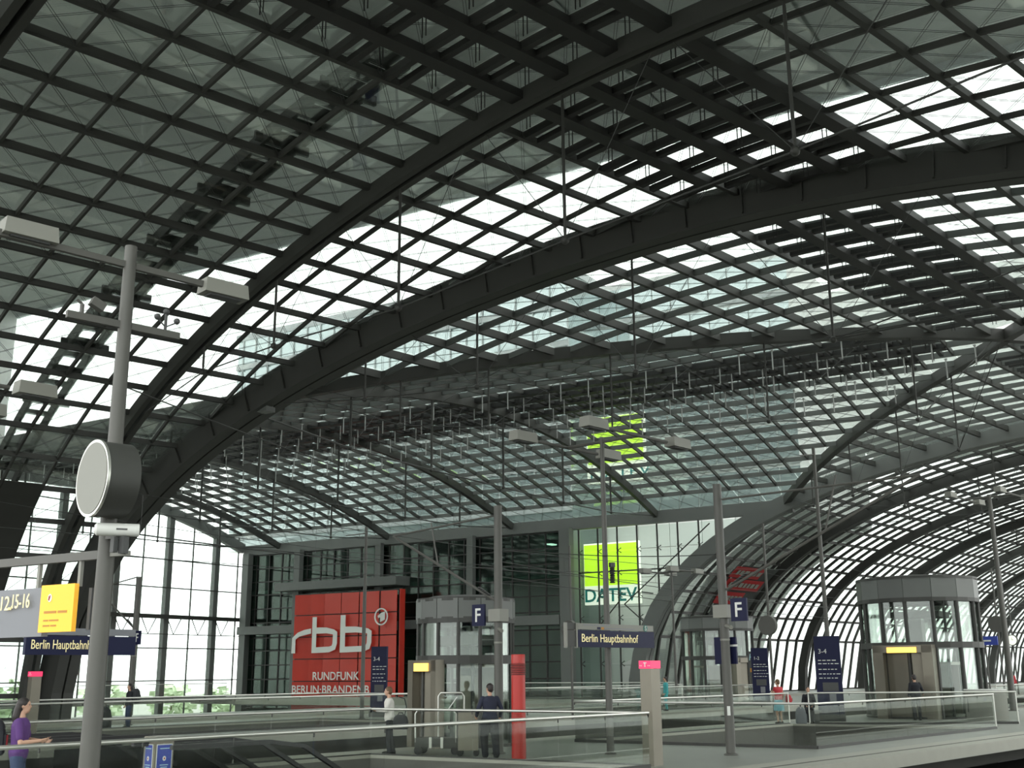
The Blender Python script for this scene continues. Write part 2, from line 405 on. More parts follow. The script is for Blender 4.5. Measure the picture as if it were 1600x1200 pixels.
# ---------------- crossing
cc = struct('ceiling_crossing', 'glazed groin vault where the two station halls cross')
DC = stations(1.0); XK = [35 + 1.76 * k for k in range(0, 26)]; XK[-1] = 80.0
for d in DC:
    if zp(d) < 14.05: continue
    x1 = xg(d); x2 = 115 - x1
    for xa, xb in ((35.3, x1), (x2, 79.7)) if d <= 40 else ():
        if xb - xa > .4:
            m = MB(); m.sweep([Pc(xa, d), Pc(xb, d)], 0.16, 0.34); obj('purlin', m, 'steel', cc)
for x in XK[1:-1]:
    lim = dg(x); ds = [d for d in DC if -min(lim, 16) < d < lim]
    pts = [Pc(x, d) for d in ds] + [Pc(x, lim)]
    if len(pts) > 2:
        m = MB(); m.sweep(pts, 0.10, 0.26, (0, 0, 1), -.02); obj('rafter', m, 'steel_lt' , cc)
cells = []; bq = []
for k in range(len(XK) - 1):
    for j in range(len(DC) - 1):
        x0, x1, d0, d1 = XK[k], XK[k + 1], DC[j], DC[j + 1]
        if d0 < -30: continue
        def cl(x, d):
            g = xg(d)
            if zp(d) <= 14.0: return None
            return min(x, g) if x0 < 57 else max(x, 115 - g)
        cs = [(cl(x0, d0), d0), (cl(x1, d0), d0), (cl(x1, d1), d1), (cl(x0, d1), d1)]
        if any(c[0] is None for c in cs): continue
        q = [Pc(*c) for c in cs]
        ar = (q[2] - q[0]).cross(q[3] - q[1]).length / 2
        if ar < .15: continue
        full = abs(cs[0][0] - x0) + abs(cs[1][0] - x1) + abs(cs[2][0] - x1) + abs(cs[3][0] - x0) < 1e-6
        if not full:
            u = []
            for p in q:
                if not u or (p - u[-1]).length > .02: u.append(p)
            if len(u) > 1 and (u[0] - u[-1]).length < .02: u.pop()
            q = u
            if len(q) < 3: continue
        vis = q[0].y > 0.12 * q[0].x - 1.5
        order = (q[0] - CAMP).length + (0 if vis else 500)
        same = k < len(XK) - 2
        sh = Vector((x0, yc(x0) - yc(0), 0))
        cells.append(((('c', j) if full and same else None), sh, shrink(q, .03), order))
        if vis and full and x0 < 57: bq.append(q)
pane_rows(cc, cells, 290, None)
bracing('bracing_cable', bq, cc)
row = [j for j in range(len(DC) - 1) if -4.0 < DC[j] < 2.0]
for j in row:
    base = None
    for k in range(len(XK) - 2):
        ok = XK[k + 1] < xg(DC[j]) and XK[k + 1] < xg(DC[j + 1]) or XK[k] > 115 - min(xg(DC[j]), xg(DC[j + 1]))
        if not ok: continue
        if base is None: base = vent_unit(*[Pc(x, d) - Vector((0, yc(0), 0)) for x, d in ((0, DC[j]), (1.76, DC[j]), (0, DC[j + 1]), (1.76, DC[j + 1]))]).mesh('vent_flap', 'steel_dk')
        link('vent_flap', base, cc, Vector((XK[k], yc(XK[k]), 0)))
# edge arches A and B, groins
def PA(d): return Vector((35, 11.5 + d, zp(d)))
def PB(d): return Vector((80, 2.7 + d, zp(d)))
dl = [-35 + i * 1.0 for i in range(0, 70)] + [35.0, 35.6, 36.0, 36.2]
arch_girder(cc, PA, dl, 1.1, 1.25, 0.25, stiff=[-10 + i * 2.1 for i in range(0, 21)], gap=0.10, name='edge_arch')
arch_girder(cc, PB, dl, 1.1, 1.15, 0.25, m='steel_lt', name='edge_arch', gap=0.1)  # same paint as the other edge arch, its lit face toned lighter
for s_ in (0, 1):
    for sg in (-1, 1):
        pts = []
        for i in range(0, 24):
            x = 35 + 22.4 * i / 23; d = dg(x) * sg; xx = x if s_ == 0 else 115 - x
            pts.append(Vector((xx, yc(xx) + d, zn(x))))
        if sg < 0 and s_ == 0: pts = pts[6:]
        m = MB(); m.sweep(pts, 0.45, 0.55, (0, 0, 1), 0.02); obj('groin_rib', m, 'steel', cc)
for f, it in ((PA, [(-2, 12.39), (-8.5, 12.6), (5.1, 12.35), (11.9, 12.75), (17.5, 13.0)]), (PB, [(9, 12.9), (15, 12.9)])):
    bow(cc, lambda d, f=f: f(d) - Vector((-.2, 0, .6)), it, (-15, 22))
def PG1(t): x = 35.6 + t; return Vector((x, yc(x) + dg(x), zn(x)))
bow(cc, PG1, [(3.5, 12.75), (6.0, 12.7), (9.5, 12.7), (14, 13.2), (18.5, 13.4)], (0.5, 21.5), drop=.3)
def PG2(t): x = 79.6 - t; return Vector((x, yc(x) + dg(x), zn(x)))
bow(cc, PG2, [(4, 12.8), (8.5, 12.6), (13, 12.8), (17.5, 13.2)], (0.5, 21.5), drop=.3)
# ---------------- north hall vault
cn = struct('ceiling_north', 'glazed shallow vault of the north hall')
YN = 80.5
XN = [35 + 1.76 * k for k in range(0, 26)]; XN[-1] = 80.0
YM = [-4.0 + 1.75 * k for k in range(0, 60) if -4.0 + 1.75 * k < YN + .1]; YM[-1] = YN
def yg(x): return yc(x) + dg(min(max(x, 35.05), 79.95))
for x in XN[1:-1]:
    m = MB(); m.sweep([Pn(x, yg(x)), Pn(x, YN)], 0.11, 0.30, (0, 0, 1), 0.0); obj('purlin', m, 'steel_lt', cn)  # lit undersides put into the lighter colour
for y in YM:
    xs = [x for x in XN if yg(x) < y - .2]
    if len(xs) < 2: continue
    segs = []; cur = [xs[0]]
    for x in xs[1:]:
        if x - cur[-1] < 1.9: cur.append(x)
        else: segs.append(cur); cur = [x]
    segs.append(cur)
    for sg in segs:
        if len(sg) < 2: continue
        m = MB(); m.sweep([Pn(x, y) for x in sg], 0.10, 0.26, (0, 0, 1), -.03); obj('rafter', m, 'steel', cn)
cells = []; bq = []
for k in range(len(XN) - 1):
    for j in range(len(YM) - 1):
        x0, x1, y0, y1 = XN[k], XN[k + 1], YM[j], YM[j + 1]
        g0, g1 = yg(x0), yg(x1)
        if y1 < g0 + .05 and y1 < g1 + .05: continue
        cs = [(x0, max(y0, g0)), (x1, max(y0, g1)), (x1, max(y1, g1)), (x0, max(y1, g0))]
        q = [Pn(*c) for c in cs]
        full = y0 >= g0 and y0 >= g1
        if not full:
            u = []
            for p in q:
                if not u or (p - u[-1]).length > .02: u.append(p)
            if len(u) > 1 and (u[0] - u[-1]).length < .02: u.pop()
            q = u
            if len(q) < 3: continue
        order = (q[0] - CAMP).length + (0 if x0 > 57 else 200)
        cells.append(((('n', k) if full and j < len(YM) - 2 else None), Vector((0, y0, 0)), shrink(q, .03), order))
        if full and x0 > 60: bq.append(q)
pane_rows(cn, cells, 300, None)
bracing('bracing_cable', [q for i, q in enumerate(bq)], cn, 0.010)
col = [k for k in range(len(XN) - 1) if 53.6 < (XN[k] + XN[k + 1]) / 2 < 62.0]
rodm = MB()
for k in col:
    base = None
    for j in range(len(YM) - 2):
        if YM[j] < max(yg(XN[k]), yg(XN[k + 1])): continue
        if base is None:
            base = vent_unit(Pn(XN[k], 0), Pn(XN[k], 1.75), Pn(XN[k + 1], 0), Pn(XN[k + 1], 1.75), .3, .5).mesh('vent_flap', 'steel_dk')
        link('vent_flap', base, cn, Vector((0, YM[j], 0)))
rb = MB(); rb.tube([(0, 0, 0), (0, 0, -1.05)], 0.035, 6); rb.box((0, 0, -.02), (.12, .12, .08)); rbm = rb.mesh('hanger_rod', 'rod')
for k in range(0, len(XN) - 1):
    if not 52 < XN[k] < 63.5: continue
    for j in range(len(YM) - 2):
        if YM[j] > yg(XN[k]) + .3 and (j + k) % 3 != 0: link('hanger_rod', rbm, cn, Pn(XN[k] + .6, YM[j] + .5, -.2))
for y in (36.3, 49.5, 62.6, 75.7):
    xs = [35.2 + 44.6 * i / 30 for i in range(31)]
    m = MB(); m.sweep([Pn(x, y) for x in xs], 0.30, 0.55, (0, 0, 1), -.1); obj('rib', m, 'steel', cn)
    bow(cn, lambda t, y=y: Pn(t, y, -.2), [(43, 13.0), (50, 12.9), (57.5, 12.9), (65, 12.9), (72, 13.0)], (35.5, 79.5), drop=.4, rc=.045, r=.07)
m = MB(); m.sweep([Pn(35.2 + 44.6 * i / 30, YN) for i in range(31)], 0.5, 0.9, (0, 0, 1), .1); obj('end_rib', m, 'steel_lt', cn)
for x, s_ in ((80.1, 1), (34.9, -1)):
    e = MB(); e.box((x, (25.5 + YN) / 2 if s_ > 0 else (34.0 + YN) / 2, 13.55), (0.55, YN - 25.5 if s_ > 0 else YN - 34.0, 0.95)); obj('eave_beam', e, 'steel_lt', cn)
# ---------------- east vault
ce = struct('ceiling_east', 'glazed barrel vault of the far platform hall beyond the crossing')
cosp = math.cos(PSI); DE = [d for d in stations(cosp) if d > -12]; AE = [-5.25 + 1.75 * k for k in range(0, 72)]
def amin(d): return -d * math.tan(PSI)
for d in DE:
    m = MB(); m.sweep([Pe(amin(d) + .3, d), Pe(AE[-1], d)], 0.14, 0.22); obj('purlin', m, 'steel', ce)
for a in AE:
    ds = [d for d in DE if a > amin(d) + .3]
    if len(ds) < 2: continue
    m = MB(); m.sweep([Pe(a, d) for d in ds], 0.20, 0.20, (0, 0, 1), -.02); obj('rafter', m, 'steel', ce)
cells = []
for k in range(len(AE) - 1):
    for j in range(len(DE) - 1):
        a0, a1, d0, d1 = AE[k], AE[k + 1], DE[j], DE[j + 1]
        if a1 < amin(d0) + .3 or a1 < amin(d1) + .3: continue
        full = a0 >= amin(d0) + .3 and a0 >= amin(d1) + .3
        q = [Pe(max(a0, amin(d0) + .3), d0), Pe(a1, d0), Pe(a1, d1), Pe(max(a0, amin(d1) + .3), d1)]
        order = (q[0] - CAMP).length + (0 if d0 > 5 else 300)
        cells.append(((('e', j) if full else None), E2 * a0, shrink(q, .03), order))
pane_rows(ce, cells, 300, None)
for a in (8.0, 21.0, 34.0, 47.0, 60.0, 73.0, 86.0, 99.0, 112.0):
    arch_girder(ce, lambda d: Pe(a, d), [-10 + i * 1.0 for i in range(0, 45)] + [34.8, 35.4, 35.75], 0.5, 0.7, -.05, gap=.05)
    bow(ce, lambda d: Pe(a, d, -.3), [(-1, 13.1), (6, 13.0), (13, 13.2), (18.5, 13.3)], (-8, 24))
# ------------------------------------------------------------------ outside
g = MB(); g.box((60, 60, -10.5), (900, 900, 1.0)); st = obj('ground', g, 'street'); tag(st, 'pale street paving outside the station', None, None, 'structure')
# near office bridge above the west vault
wb = thing('office_bridge', 'grey office block bridging over the near glass roof', 'building', (0, 0, 0))
m = MB(); m.box((21.4, 20, 33.0), (26.4, 170, 24.2)); obj('bridge_body', m, 'bldg', wb)
m = MB(); m.box((21.4, 90, 5.0), (26.4, 75, 32.0)); obj('leg_body', m, 'bldg', wb)
pm = MB(); pm.box((0, 0, 0), (4.3, 5.6, 0.12)); pmm = pm.mesh('soffit_panel', 'bldg')
for i in range(6):
    for j in range(17): link('soffit_panel', pmm, wb, (10.5 + i * 4.4, -12 + j * 5.75 , 20.76))
m = MB(); m.box((34.6, 20, 20.75), (0.25, 170, .5)); obj('fascia_strip', m, 'facade_fr', wb)
gp_ = MB(); gp_.box((0, 0, 0), (.06, 2.5, 3.0)); gpm = gp_.mesh('window_pane', 'facade_added')  # unseen dark panes added so reflections in the far facade turn dark
for k in range(6):
    for j in range(44): link('window_pane', gpm, wb, (34.66, -12 + j * 2.6, 22.9 + k * 3.55))
# far office block, east of the north hall
eb = thing('office_block', 'tall glass fronted office block rising behind the north hall roof', 'building', (0, 0, 0))
m = MB(); m.box((94, 64.3, 24.8), (25.6, 39.6, 22.0)); obj('block_body', m, 'facade', eb)
prof = [(y, max(zp(y - 2.7) + .9, -10)) for y in (27.0, 28, 29.5, 31, 32.5, 34, 35.5, 36.7, 37.6, 38.3)] + [(39.6, -10), (44.5, -10), (44.5, 36), (27.0, 36)]
m = MB(); n_ = len(prof); m.add([(87.2, y, z) for y, z in prof] + [(108, y, z) for y, z in prof], [tuple(range(n_ - 1, -1, -1)), tuple(range(n_, 2 * n_))] + [(i, (i + 1) % n_, n_ + (i + 1) % n_, n_ + i) for i in range(n_)])
obj('recessed_body', m, 'wallpanel', eb)
m = MB(); m.box((108, -20, 29), (16, 94, 14)); obj('bridge_body', m, 'bldg', eb)
pb = MB(); pb.box((0, 0, 0), (0.06, 1.66, 2.75)); pbm = pb.mesh('window_pane', 'facade')
nfl = 6
for k in range(nfl):
    z = 15.6 + k * 3.55
    for j in range(22):
        link('window_pane', pbm, eb, (81.12, 45.4 + j * 1.76, z + 1.2))
    b = MB(); b.box((81.1, 64.3, z - .5), (.22, 39.6, .5)); obj('floor_band', b, 'facade_fr', eb)
for j in range(23):
    b = MB(); b.box((81.05, 44.5 + j * 1.76, 25.5), (.16, .09, 21)); obj('mullion', b, 'facade_fr', eb)
for k in range(6):
    z = 14.6 + k * 3.55
    b = MB(); b.box((87.1, 35.6, z), (.12, 17.6, .35)); obj('floor_band', b, 'facade_fr', eb)
    for j in range(10):
        link('window_pane', pbm, eb, (87.12, 27.8 + j * 1.76, z + 1.75))
b = MB(); b.box((94, 64.3, 36.1), (26, 40, .7)); obj('roof_edge', b, 'facade_fr', eb)
# sign on the far office block, seen through the hall roof
us = thing('roof_sign', 'large lime green sign board on the office block seen through the roof glass', 'sign', (83.0, 41.2, 20.0))
m = MB(); m.box((0, 0, 0), (.3, 5.4, 5.6)); obj('sign_case', m, 'backlit', us)
m = MB(); m.box((-.2, 0, .75), (.08, 5.1, 3.9)); obj('lime_panel', m, 'lime', us)
text('sign_letters', 'DATEV', 1.35, 'tealtx', (82.8, 43.7, 17.45), (0, -1, 0), (0, 0, 1), us, sx=1.35)
m = MB(); m.beam((.15, -2, -2.7), (4.1, -2, -2.7), .12, .12); m.beam((.15, 2, -2.7), (4.1, 2, -2.7), .12, .12); m.beam((.15, 0, 2.5), (4.1, 0, 2.5), .12, .12); obj('bracket', m, 'steel', us)
# trees outside the north front
random.seed(3)
for i in range(9):
    x = 104 + i * 13 + random.uniform(-3, 3); y = 150 + random.uniform(-10, 12) + i * 3; h = random.uniform(9, 13)
    t = thing('tree', 'green tree coloured pale for haze beyond the north glass front, ' + ('first', 'second', 'third', 'fourth', 'fifth', 'sixth', 'seventh', 'eighth', 'ninth')[i] + ' from the left', 'tree', (x, y, -10), 0, 'trees beyond the north glass front')
    m = MB(); m.tube([(0, 0, 0), (.1, 0, h * .35), (0, .1, h * .6)], [.3, .22, .1], 7); obj('trunk', m, 'bark', t, True)
    m = MB()
    for k in range(170):
        a = random.uniform(0, 2 * PI); ph = math.acos(random.uniform(-1, 1)); rr = random.uniform(.6, 1.0)
        c = Vector((rr * h * .34 * math.sin(ph) * math.cos(a), rr * h * .34 * math.sin(ph) * math.sin(a), h * .62 + rr * h * .36 * math.cos(ph)))
        R = Matrix.Rotation(random.uniform(0, 6), 3, 'Z') @ Matrix.Rotation(random.uniform(0, 3), 3, 'X')
        s_ = random.uniform(.5, 1.0)
        m.add([R @ Vector(p) * s_ + c for p in ((-1, -.6, 0), (1, -.6, .1), (1, .6, 0), (-1, .6, .1))], [(0, 1, 2, 3)])
    obj('foliage', m, 'tree', t)
# ------------------------------------------------------------------ east wall of the north hall (x = 80)
we = struct('wall_east', 'teal glazed office front along the north hall')
YM0, YM1 = 44.8, 80.3
zl = [-1.2, 0.1, 1.4, 2.7, 4.0, 5.2, 6.6, 7.9, 9.2, 10.45, 11.7, 13.0]
ny = 22; dy = (YM1 - YM0) / ny
pg = {}
for a, b in zip(zl[:-1], zl[1:]):
    mm = MB(); mm.box((0, 0, (a + b) / 2), (.04, dy - .06, b - a - .05)); pg[a] = mm.mesh('pane', 'tealglass')
    for j in range(ny): link('pane', pg[a], we, (80.0, YM0 + (j + .5) * dy, 0))
for j in range(ny + 1):
    m = MB(); m.box((80, YM0 + j * dy, 6), (.16, .11, 14.5)); obj('mullion', m, 'steel_dk', we)
for z in zl:
    m = MB(); m.box((79.98, (YM0 + YM1) / 2, z), (.14, YM1 - YM0, .10)); obj('transom', m, 'steel_dk', we)
for y, w_ in ((44.25, .95), (53.5, .62), (63.4, .62), (73.0, .7), (79.6, .8)):
    m = MB(); m.box((79.55, y, 3.2), (w_ * .8, w_, 20)); obj('column', m, 'steel_lt', we)
for y0, y1, z in ((44.8, 60.5, 5.95), (60.5, 80.2, 5.9), (60.3, 74.5, 9.7), (44.8, 80.2, -.55)):
    m = MB(); m.box((79.3 if z > 9 else 79.7, (y0 + y1) / 2, z), (2.6 if z > 9 else 1.1, y1 - y0, .75)); obj('floor_slab', m, 'steel_lt', we)
# rooms behind the front
m = MB()
for z in (-.9, 5.6, 9.5, 13.5): m.box((84.5, 62.4, z), (8.6, 35.6, .35))
m.box((88.9, 62.4, 5), (.3, 35.6, 18))
for y in (44.6, 50, 56, 62, 68, 74, 80.2): m.box((84.6, y, 5), (8.4, .25, 18))
obj('room_shell', m, 'shopdark', we)
for y, z in ((47.2, 8.9), (46.9, 4.6), (52, 8.9), (58, 5.0), (66, 5.1), (71, 8.8), (77, 4.8), (76, 12.6), (69, 12.6), (49, 12.7)):
    m = MB(); m.box((85.5, y, z), (.9, .5, .1)); obj('ceiling_lamp', m, 'lampoff', we)
# bolted glass front, y 25.5 .. 43.7
ws = struct('wall_bolted_glass', 'point fixed glass wall with slender posts beside the crossing')
ys = [26.2 + i * 1.74 for i in range(0, 11)]; zs = [-1.0 + i * 1.75 for i in range(0, 9)]; zs[-1] = 13.05
def ztop(y): return 13.0
pg = {}
for i in range(len(zs) - 1):
    mm = MB(); mm.box((0, 0, (zs[i] + zs[i + 1]) / 2), (.03, 1.71, zs[i + 1] - zs[i] - .03)); pg[i] = mm.mesh('pane', 'wallglass')
for j in range(len(ys) - 1):
    za = zp(ys[j] - 2.7) + .2
    for i in range(len(zs) - 1):
        if zs[i] > za: link('pane', pg[i], ws, (80.75, (ys[j] + ys[j + 1]) / 2, 0))
        elif zs[i + 1] > za + .15:
            mm = MB(); mm.plate([(80.75, ys[j] + .02, za + .05), (80.75, ys[j + 1] - .02, max(zp(ys[j + 1] - 2.7) + .25, zs[i])), (80.75, ys[j + 1] - .02, zs[i + 1] - .02), (80.75, ys[j] + .02, zs[i + 1] - .02)], .03); obj('pane', mm, 'wallglass', ws)
sp = MB()
for s1 in (-1, 1):
    for s2 in (-1, 1): sp.tube([(0, 0, 0), (.15, s1 * .16, s2 * .16)], .03, 5); sp.ball((.17, s1 * .17, s2 * .17), .05, 6, 4)
spm = sp.mesh('spider_fitting', 'steel_dk')
for y in ys:
    zb = max(zp(y - 2.7) + .3, -1.5) if y < 38.9 else -1.5
    if zb > 12.6: continue
    m = MB(); m.tube([(80.5, y, zb), (80.5, y, 13.1)], .075, 8); obj('post', m, 'steel', ws, True)
    for z in zs[1:-1]:
        if z > zb: link('spider_fitting', spm, ws, (80.56, y, z))
for z, y0 in ((4.3, 37.6), (9.6, 34.0)):
    m = MB(); m.tube([(80.4, y0, z), (80.4, ys[-1], z)], .06, 6); obj('cross_tube', m, 'steel', ws, True)
for a, b in (((80.4, 32.2, 12.8), (80.4, 39.6, 7.0)), ((80.4, 36.0, 9.7), (80.4, 33.9, 8.6)), ((80.4, 39.6, 7.0), (80.4, 37.5, 5.2)), ((80.4, 43.2, 4.0), (80.4, 40.0, 7.3))):
    m = MB(); m.tube([a, b], .05, 6); obj('brace', m, 'steel', ws, True)
# white panelled wall behind it
wp = struct('wall_white_panels', 'pale panelled wall behind the bolted glass')
pm = MB(); pm.box((0, 0, 0), (.12, 2.85, 2.35)); pmm = pm.mesh('panel', 'wallpanel')
for j in range(6):
    for i in range(10):
        if -8.4 + i * 2.4 - 1.2 > zp(28.3 + j * 2.9 - 1.4 - 2.7) + .3 or j > 4: link('panel', pmm, wp, (87.1, 28.3 + j * 2.9, -8.4 + i * 2.4))
# north gable front
wn = struct('wall_north', 'tall clear glass end front of the north hall')
zl = [-4.6, -1.6, 1.4, 4.2, 6.95, 9.5, 12.0]
xs = [36.2 + i * 2.87 for i in range(0, 16)]
for i in range(len(xs) - 1):
    for k in range(len(zl) - 1):
        m = MB(); m.box(((xs[i] + xs[i + 1]) / 2, YN, (zl[k] + zl[k + 1]) / 2), (2.8, .04, zl[k + 1] - zl[k] - .06)); obj('pane', m, 'wallglass', wn)
    m = MB(); xm = (xs[i] + xs[i + 1]) / 2; m.plate([(xs[i] + .03, YN, 12.05), (xs[i + 1] - .03, YN, 12.05), (xs[i + 1] - .03, YN, zn(xs[i + 1]) - .5), (xs[i] + .03, YN, zn(xs[i]) - .5)], .04); obj('pane', m, 'wallglass', wn)
for i, x in enumerate(xs):
    big = i % 2 == 0
    m = MB(); m.box((x, YN + .1, 3.2), (.55 if big else .1, .5 if big else .12, (zn(min(max(x, 35.2), 79.8)) + 4.0) * 1.0 + 5), 0); obj('column', m, 'steel_lt' if big else 'steel', wn)
for z in zl:
    m = MB(); m.box((57.5, YN - .1, z), (44.5, .16 if z != 6.95 else .6, .10 if z != 6.95 else .34)); obj('transom', m, 'steel', wn)
for i in range(0, 9):
    x = 54 + i * 2.87; m = MB(); m.tube([(x - .8, YN - .5, 6.8), (x, YN - .5, 5.4), (x + .8, YN - .5, 6.8)], .05, 5); m.tube([(x, YN - .5, 5.4), (x + 2.87, YN - .5, 5.4)], .04, 5); obj('truss_web', m, 'steel', wn, True)
# ------------------------------------------------------------------ platforms (w is measured north from the near edge of the middle platform)
SL = -0.197
def Y(x, w): return 7.4 + SL * (x - 28) + w
def W3(x, w, z=0.0): return Vector((x, Y(x, w), z))
X0, X1 = -30.0, 230.0
def slab(name, parent, x0, x1, w0, w1, z0, z1, m):
    b = MB(); b.prism([(x0, Y(x0, w0)), (x1, Y(x1, w0)), (x1, Y(x1, w1)), (x0, Y(x0, w1))], z0, z1); return obj(name, b, m, parent)
def platform(root, w0, w1, holes):
    """deck pieces around rectangular wells; edge stones; fascia"""
    e = 0.95
    slab('edge_strip', root, X0, X1, w0, w0 + .55, -.30, 0.0, 'edge'); slab('edge_line', root, X0, X1, w0 + .56, w0 + .66, -.3, 0.002, 'fascia')
    slab('edge_strip', root, X0, X1, w0 + .67, w0 + 1.25, -.30, 0.001, 'edge')
    slab('edge_strip', root, X0, X1, w1 - .9, w1, -.30, 0.0, 'edge')
    xs = X0
    for (hx0, hx1, hw0, hw1) in sorted(holes):
        slab('deck', root, xs, hx0, w0 + 1.26, w1 - .91, -.35, 0.0, 'floor')
        slab('deck', root, hx0, hx1, w0 + 1.26, hw0, -.35, 0.0, 'floor'); slab('deck', root, hx0, hx1, hw1, w1 - .91, -.35, 0.0, 'floor')
        # well fascia with a pale kerb
        for (a, b, c, d) in ((hx0 + .005, hx1 - .005, hw0 + .005, hw0 + .12), (hx0 + .005, hx1 - .005, hw1 - .12, hw1 - .005)):
            slab('well_fascia', root, a, b, c, d, -5.2, -.02, 'fascia'); slab('well_kerb', root, a, b, c, d, -.02, .05, 'edge')
        for (a, b) in ((hx0 + .005, hx0 + .12), (hx1 - .12, hx1 - .005)):
            slab('well_fascia', root, a, b, hw0 + .125, hw1 - .125, -5.2, -.02, 'fascia'); slab('well_kerb', root, a, b, hw0 + .125, hw1 - .125, -.02, .05, 'edge')
        xs = hx1
    slab('deck', root, xs, X1, w0 + 1.26, w1 - .91, -.35, 0.0, 'floor')
    for w in (w0 + 2.3, w1 - 1.6): slab('platform_wall', root, X0, X1, w - .1, w + .1, -1.0, -.30, 'fascia')
fl = struct('floor_middle_platform', 'paved middle platform with escalator wells')
H1 = (13.2, 23.05, 2.6, 10.15); H2 = (30.4, 42.6, 2.6, 9.7)
platform(fl, 0.0, 12.1, [H1, H2, (64, 80, 3, 9.2)])
fl2 = struct('floor_far_platform', 'paved far platform with an escalator well')
H3 = (22.0, 39.0, 24.0, 29.0); H4 = (52.0, 66.0, 23.5, 28.8)
platform(fl2, 21.0, 33.0, [H3, H4])
fl0 = struct('floor_near_platform', 'paved near platform under the viewer'); platform(fl0, -21.0, -9.2, [])
fl3 = struct('floor_outer_platform', 'outer strip of platform along the hall edge'); slab('deck', fl3, X0, X1, 37.4, 42.5, -.35, 0.0, 'floor'); slab('edge_strip', fl3, X0, X1, 37.0, 37.4, -.35, 0, 'edge')
tb = struct('floor_track_bed', 'dark ballast beds and rails between the platforms')
for w0, w1 in ((-9.0, -.2), (12.2, 20.8), (33.1, 36.9)):
    slab('ballast', tb, X0, X1, w0 - 1.5, w1 + 2.3, -1.5, -1.0, 'ballast')
    n = 2 if w1 - w0 > 6 else 1
    for i in range(n):
        c = (w0 + w1) / 2 + ((-2.2, 2.2)[i] if n == 2 else 0)
        for s_ in (-.72, .72): slab('rail', tb, X0, X1, c + s_ - .035, c + s_ + .035, -1.0, -.83, 'rail')
lw = struct('floor_concourse', 'lower concourse floor seen through the wells')
slab('deck', lw, X0, X1, -22, 43, -5.6, -5.2, 'floor')
m = MB(); m.box((57.5, 57, -5.4), (46, 56, .3)); obj('deck', m, 'floor', lw)
# gallery strips in the north hall
gl = struct('floor_gallery', 'narrow gallery floors along the north hall front')
m = MB(); m.box((77.2, 52.5, -.2), (5.4, 56, .35)); obj('deck', m, 'floor', gl)
m = MB(); m.box((74.3, 52.5, -.35), (.3, 56, .6)); obj('deck_edge', m, 'edge', gl)
m = MB(); m.box((57, 77.8, -.2), (36, 5, .35)); obj('deck', m, 'floor', gl)
# ------------------------------------------------------------------ glass railings
def railing(name, label, pts, group=None, h=1.14, step=1.45, posts=True):
    """pts: world (x, y) corners"""
    r = thing(name, label, 'railing', (pts[0][0], pts[0][1], 0), 0, group); o = Vector((pts[0][0], pts[0][1], 0))
    P = [Vector((x, y, 0)) - o for x, y in pts]
    m = MB()
    for a, b in zip(P[:-1], P[1:]): m.tube([a + Vector((0, 0, h)), b + Vector((0, 0, h))], .032, 10)
    for p in P: m.ball(p + Vector((0, 0, h)), .034, 8, 6)
    obj('handrail', m, 'chrome', r, True)
    for a, b in zip(P[:-1], P[1:]):
        L = (b - a).length; n = max(1, round(L / step)); t = (b - a) / L
        pm = MB(); w = L / n - .02; pm.plate([Vector((0, 0, .03)), t * w + Vector((0, 0, .03)), t * w + Vector((0, 0, h - .06)), Vector((0, 0, h - .06))], .016); me = pm.mesh('glass_panel', 'railglass')
        for i in range(n): link('glass_panel', me, r, a + t * (i * L / n + .01))
        s = MB(); s.beam(a + Vector((0, 0, .03)), b + Vector((0, 0, .03)), .06, .10); obj('base_shoe', s, 'steel', r)
        c = MB()
        for i in range(n + 1):
            p = a + t * (i * L / n); c.box(p + Vector((0, 0, h - .06)), (.02, .02, .07))
        obj('clamp', c, 'steel', r)
    if posts:
        for p in (P[0], P[-1]):
            q = MB(); q.tube([p, p + Vector((0, 0, h))], .024, 8); obj('post', q, 'chrome', r, True)
    return r
def XY(x, w): return (x, Y(x, w))
def well_rail(name, label, h, sides='snew', group='glass railings around the escalator wells', off=.06):
    x0, x1, w0, w1 = h
    if sides == 'all-but-west': return railing(name, label, [XY(x0, w0 - off), XY(x1 + off, w0 - off), XY(x1 + off, w1 + off), XY(x0, w1 + off)], group)
    if sides == 'all-but-east': return railing(name, label, [XY(x1, w0 - off), XY(x0 - off, w0 - off), XY(x0 - off, w1 + off), XY(x1, w1 + off)], group)
RG = 'glass railings around the escalator wells'
well_rail('glass_railing', 'steel topped glass railing round the nearest escalator well', (4.0, H1[1], H1[2], H1[3]), 'all-but-west', RG)
well_rail('glass_railing', 'glass railing round the well in front of the large glass lift', H2, 'all-but-east', RG)
railing('glass_railing', 'short glass railing across the far end of the well before the large lift', [XY(43.0, 9.2), XY(46.6, 3.2)], RG)
well_rail('glass_railing', 'glass railing round the well on the far platform before the red sign wall', H3, 'all-but-west', RG)
well_rail('glass_railing', 'glass railing round the far platform well beside the tall cylindrical lift', H4, 'all-but-east', RG)
railing('glass_railing', 'glass railing along the gallery in front of the office front', [(74.5, 33.0), (74.5, 54.0)], RG, step=2.0)
railing('glass_railing', 'glass railing on the gallery under the north glass front', [(40, 75.9), (74.0, 75.9)], RG, step=2.2)
railing('glass_railing', 'distant glass railing past the large lift on the middle platform', [XY(62, 9.4), XY(82, 9.4)], RG, step=2.0)
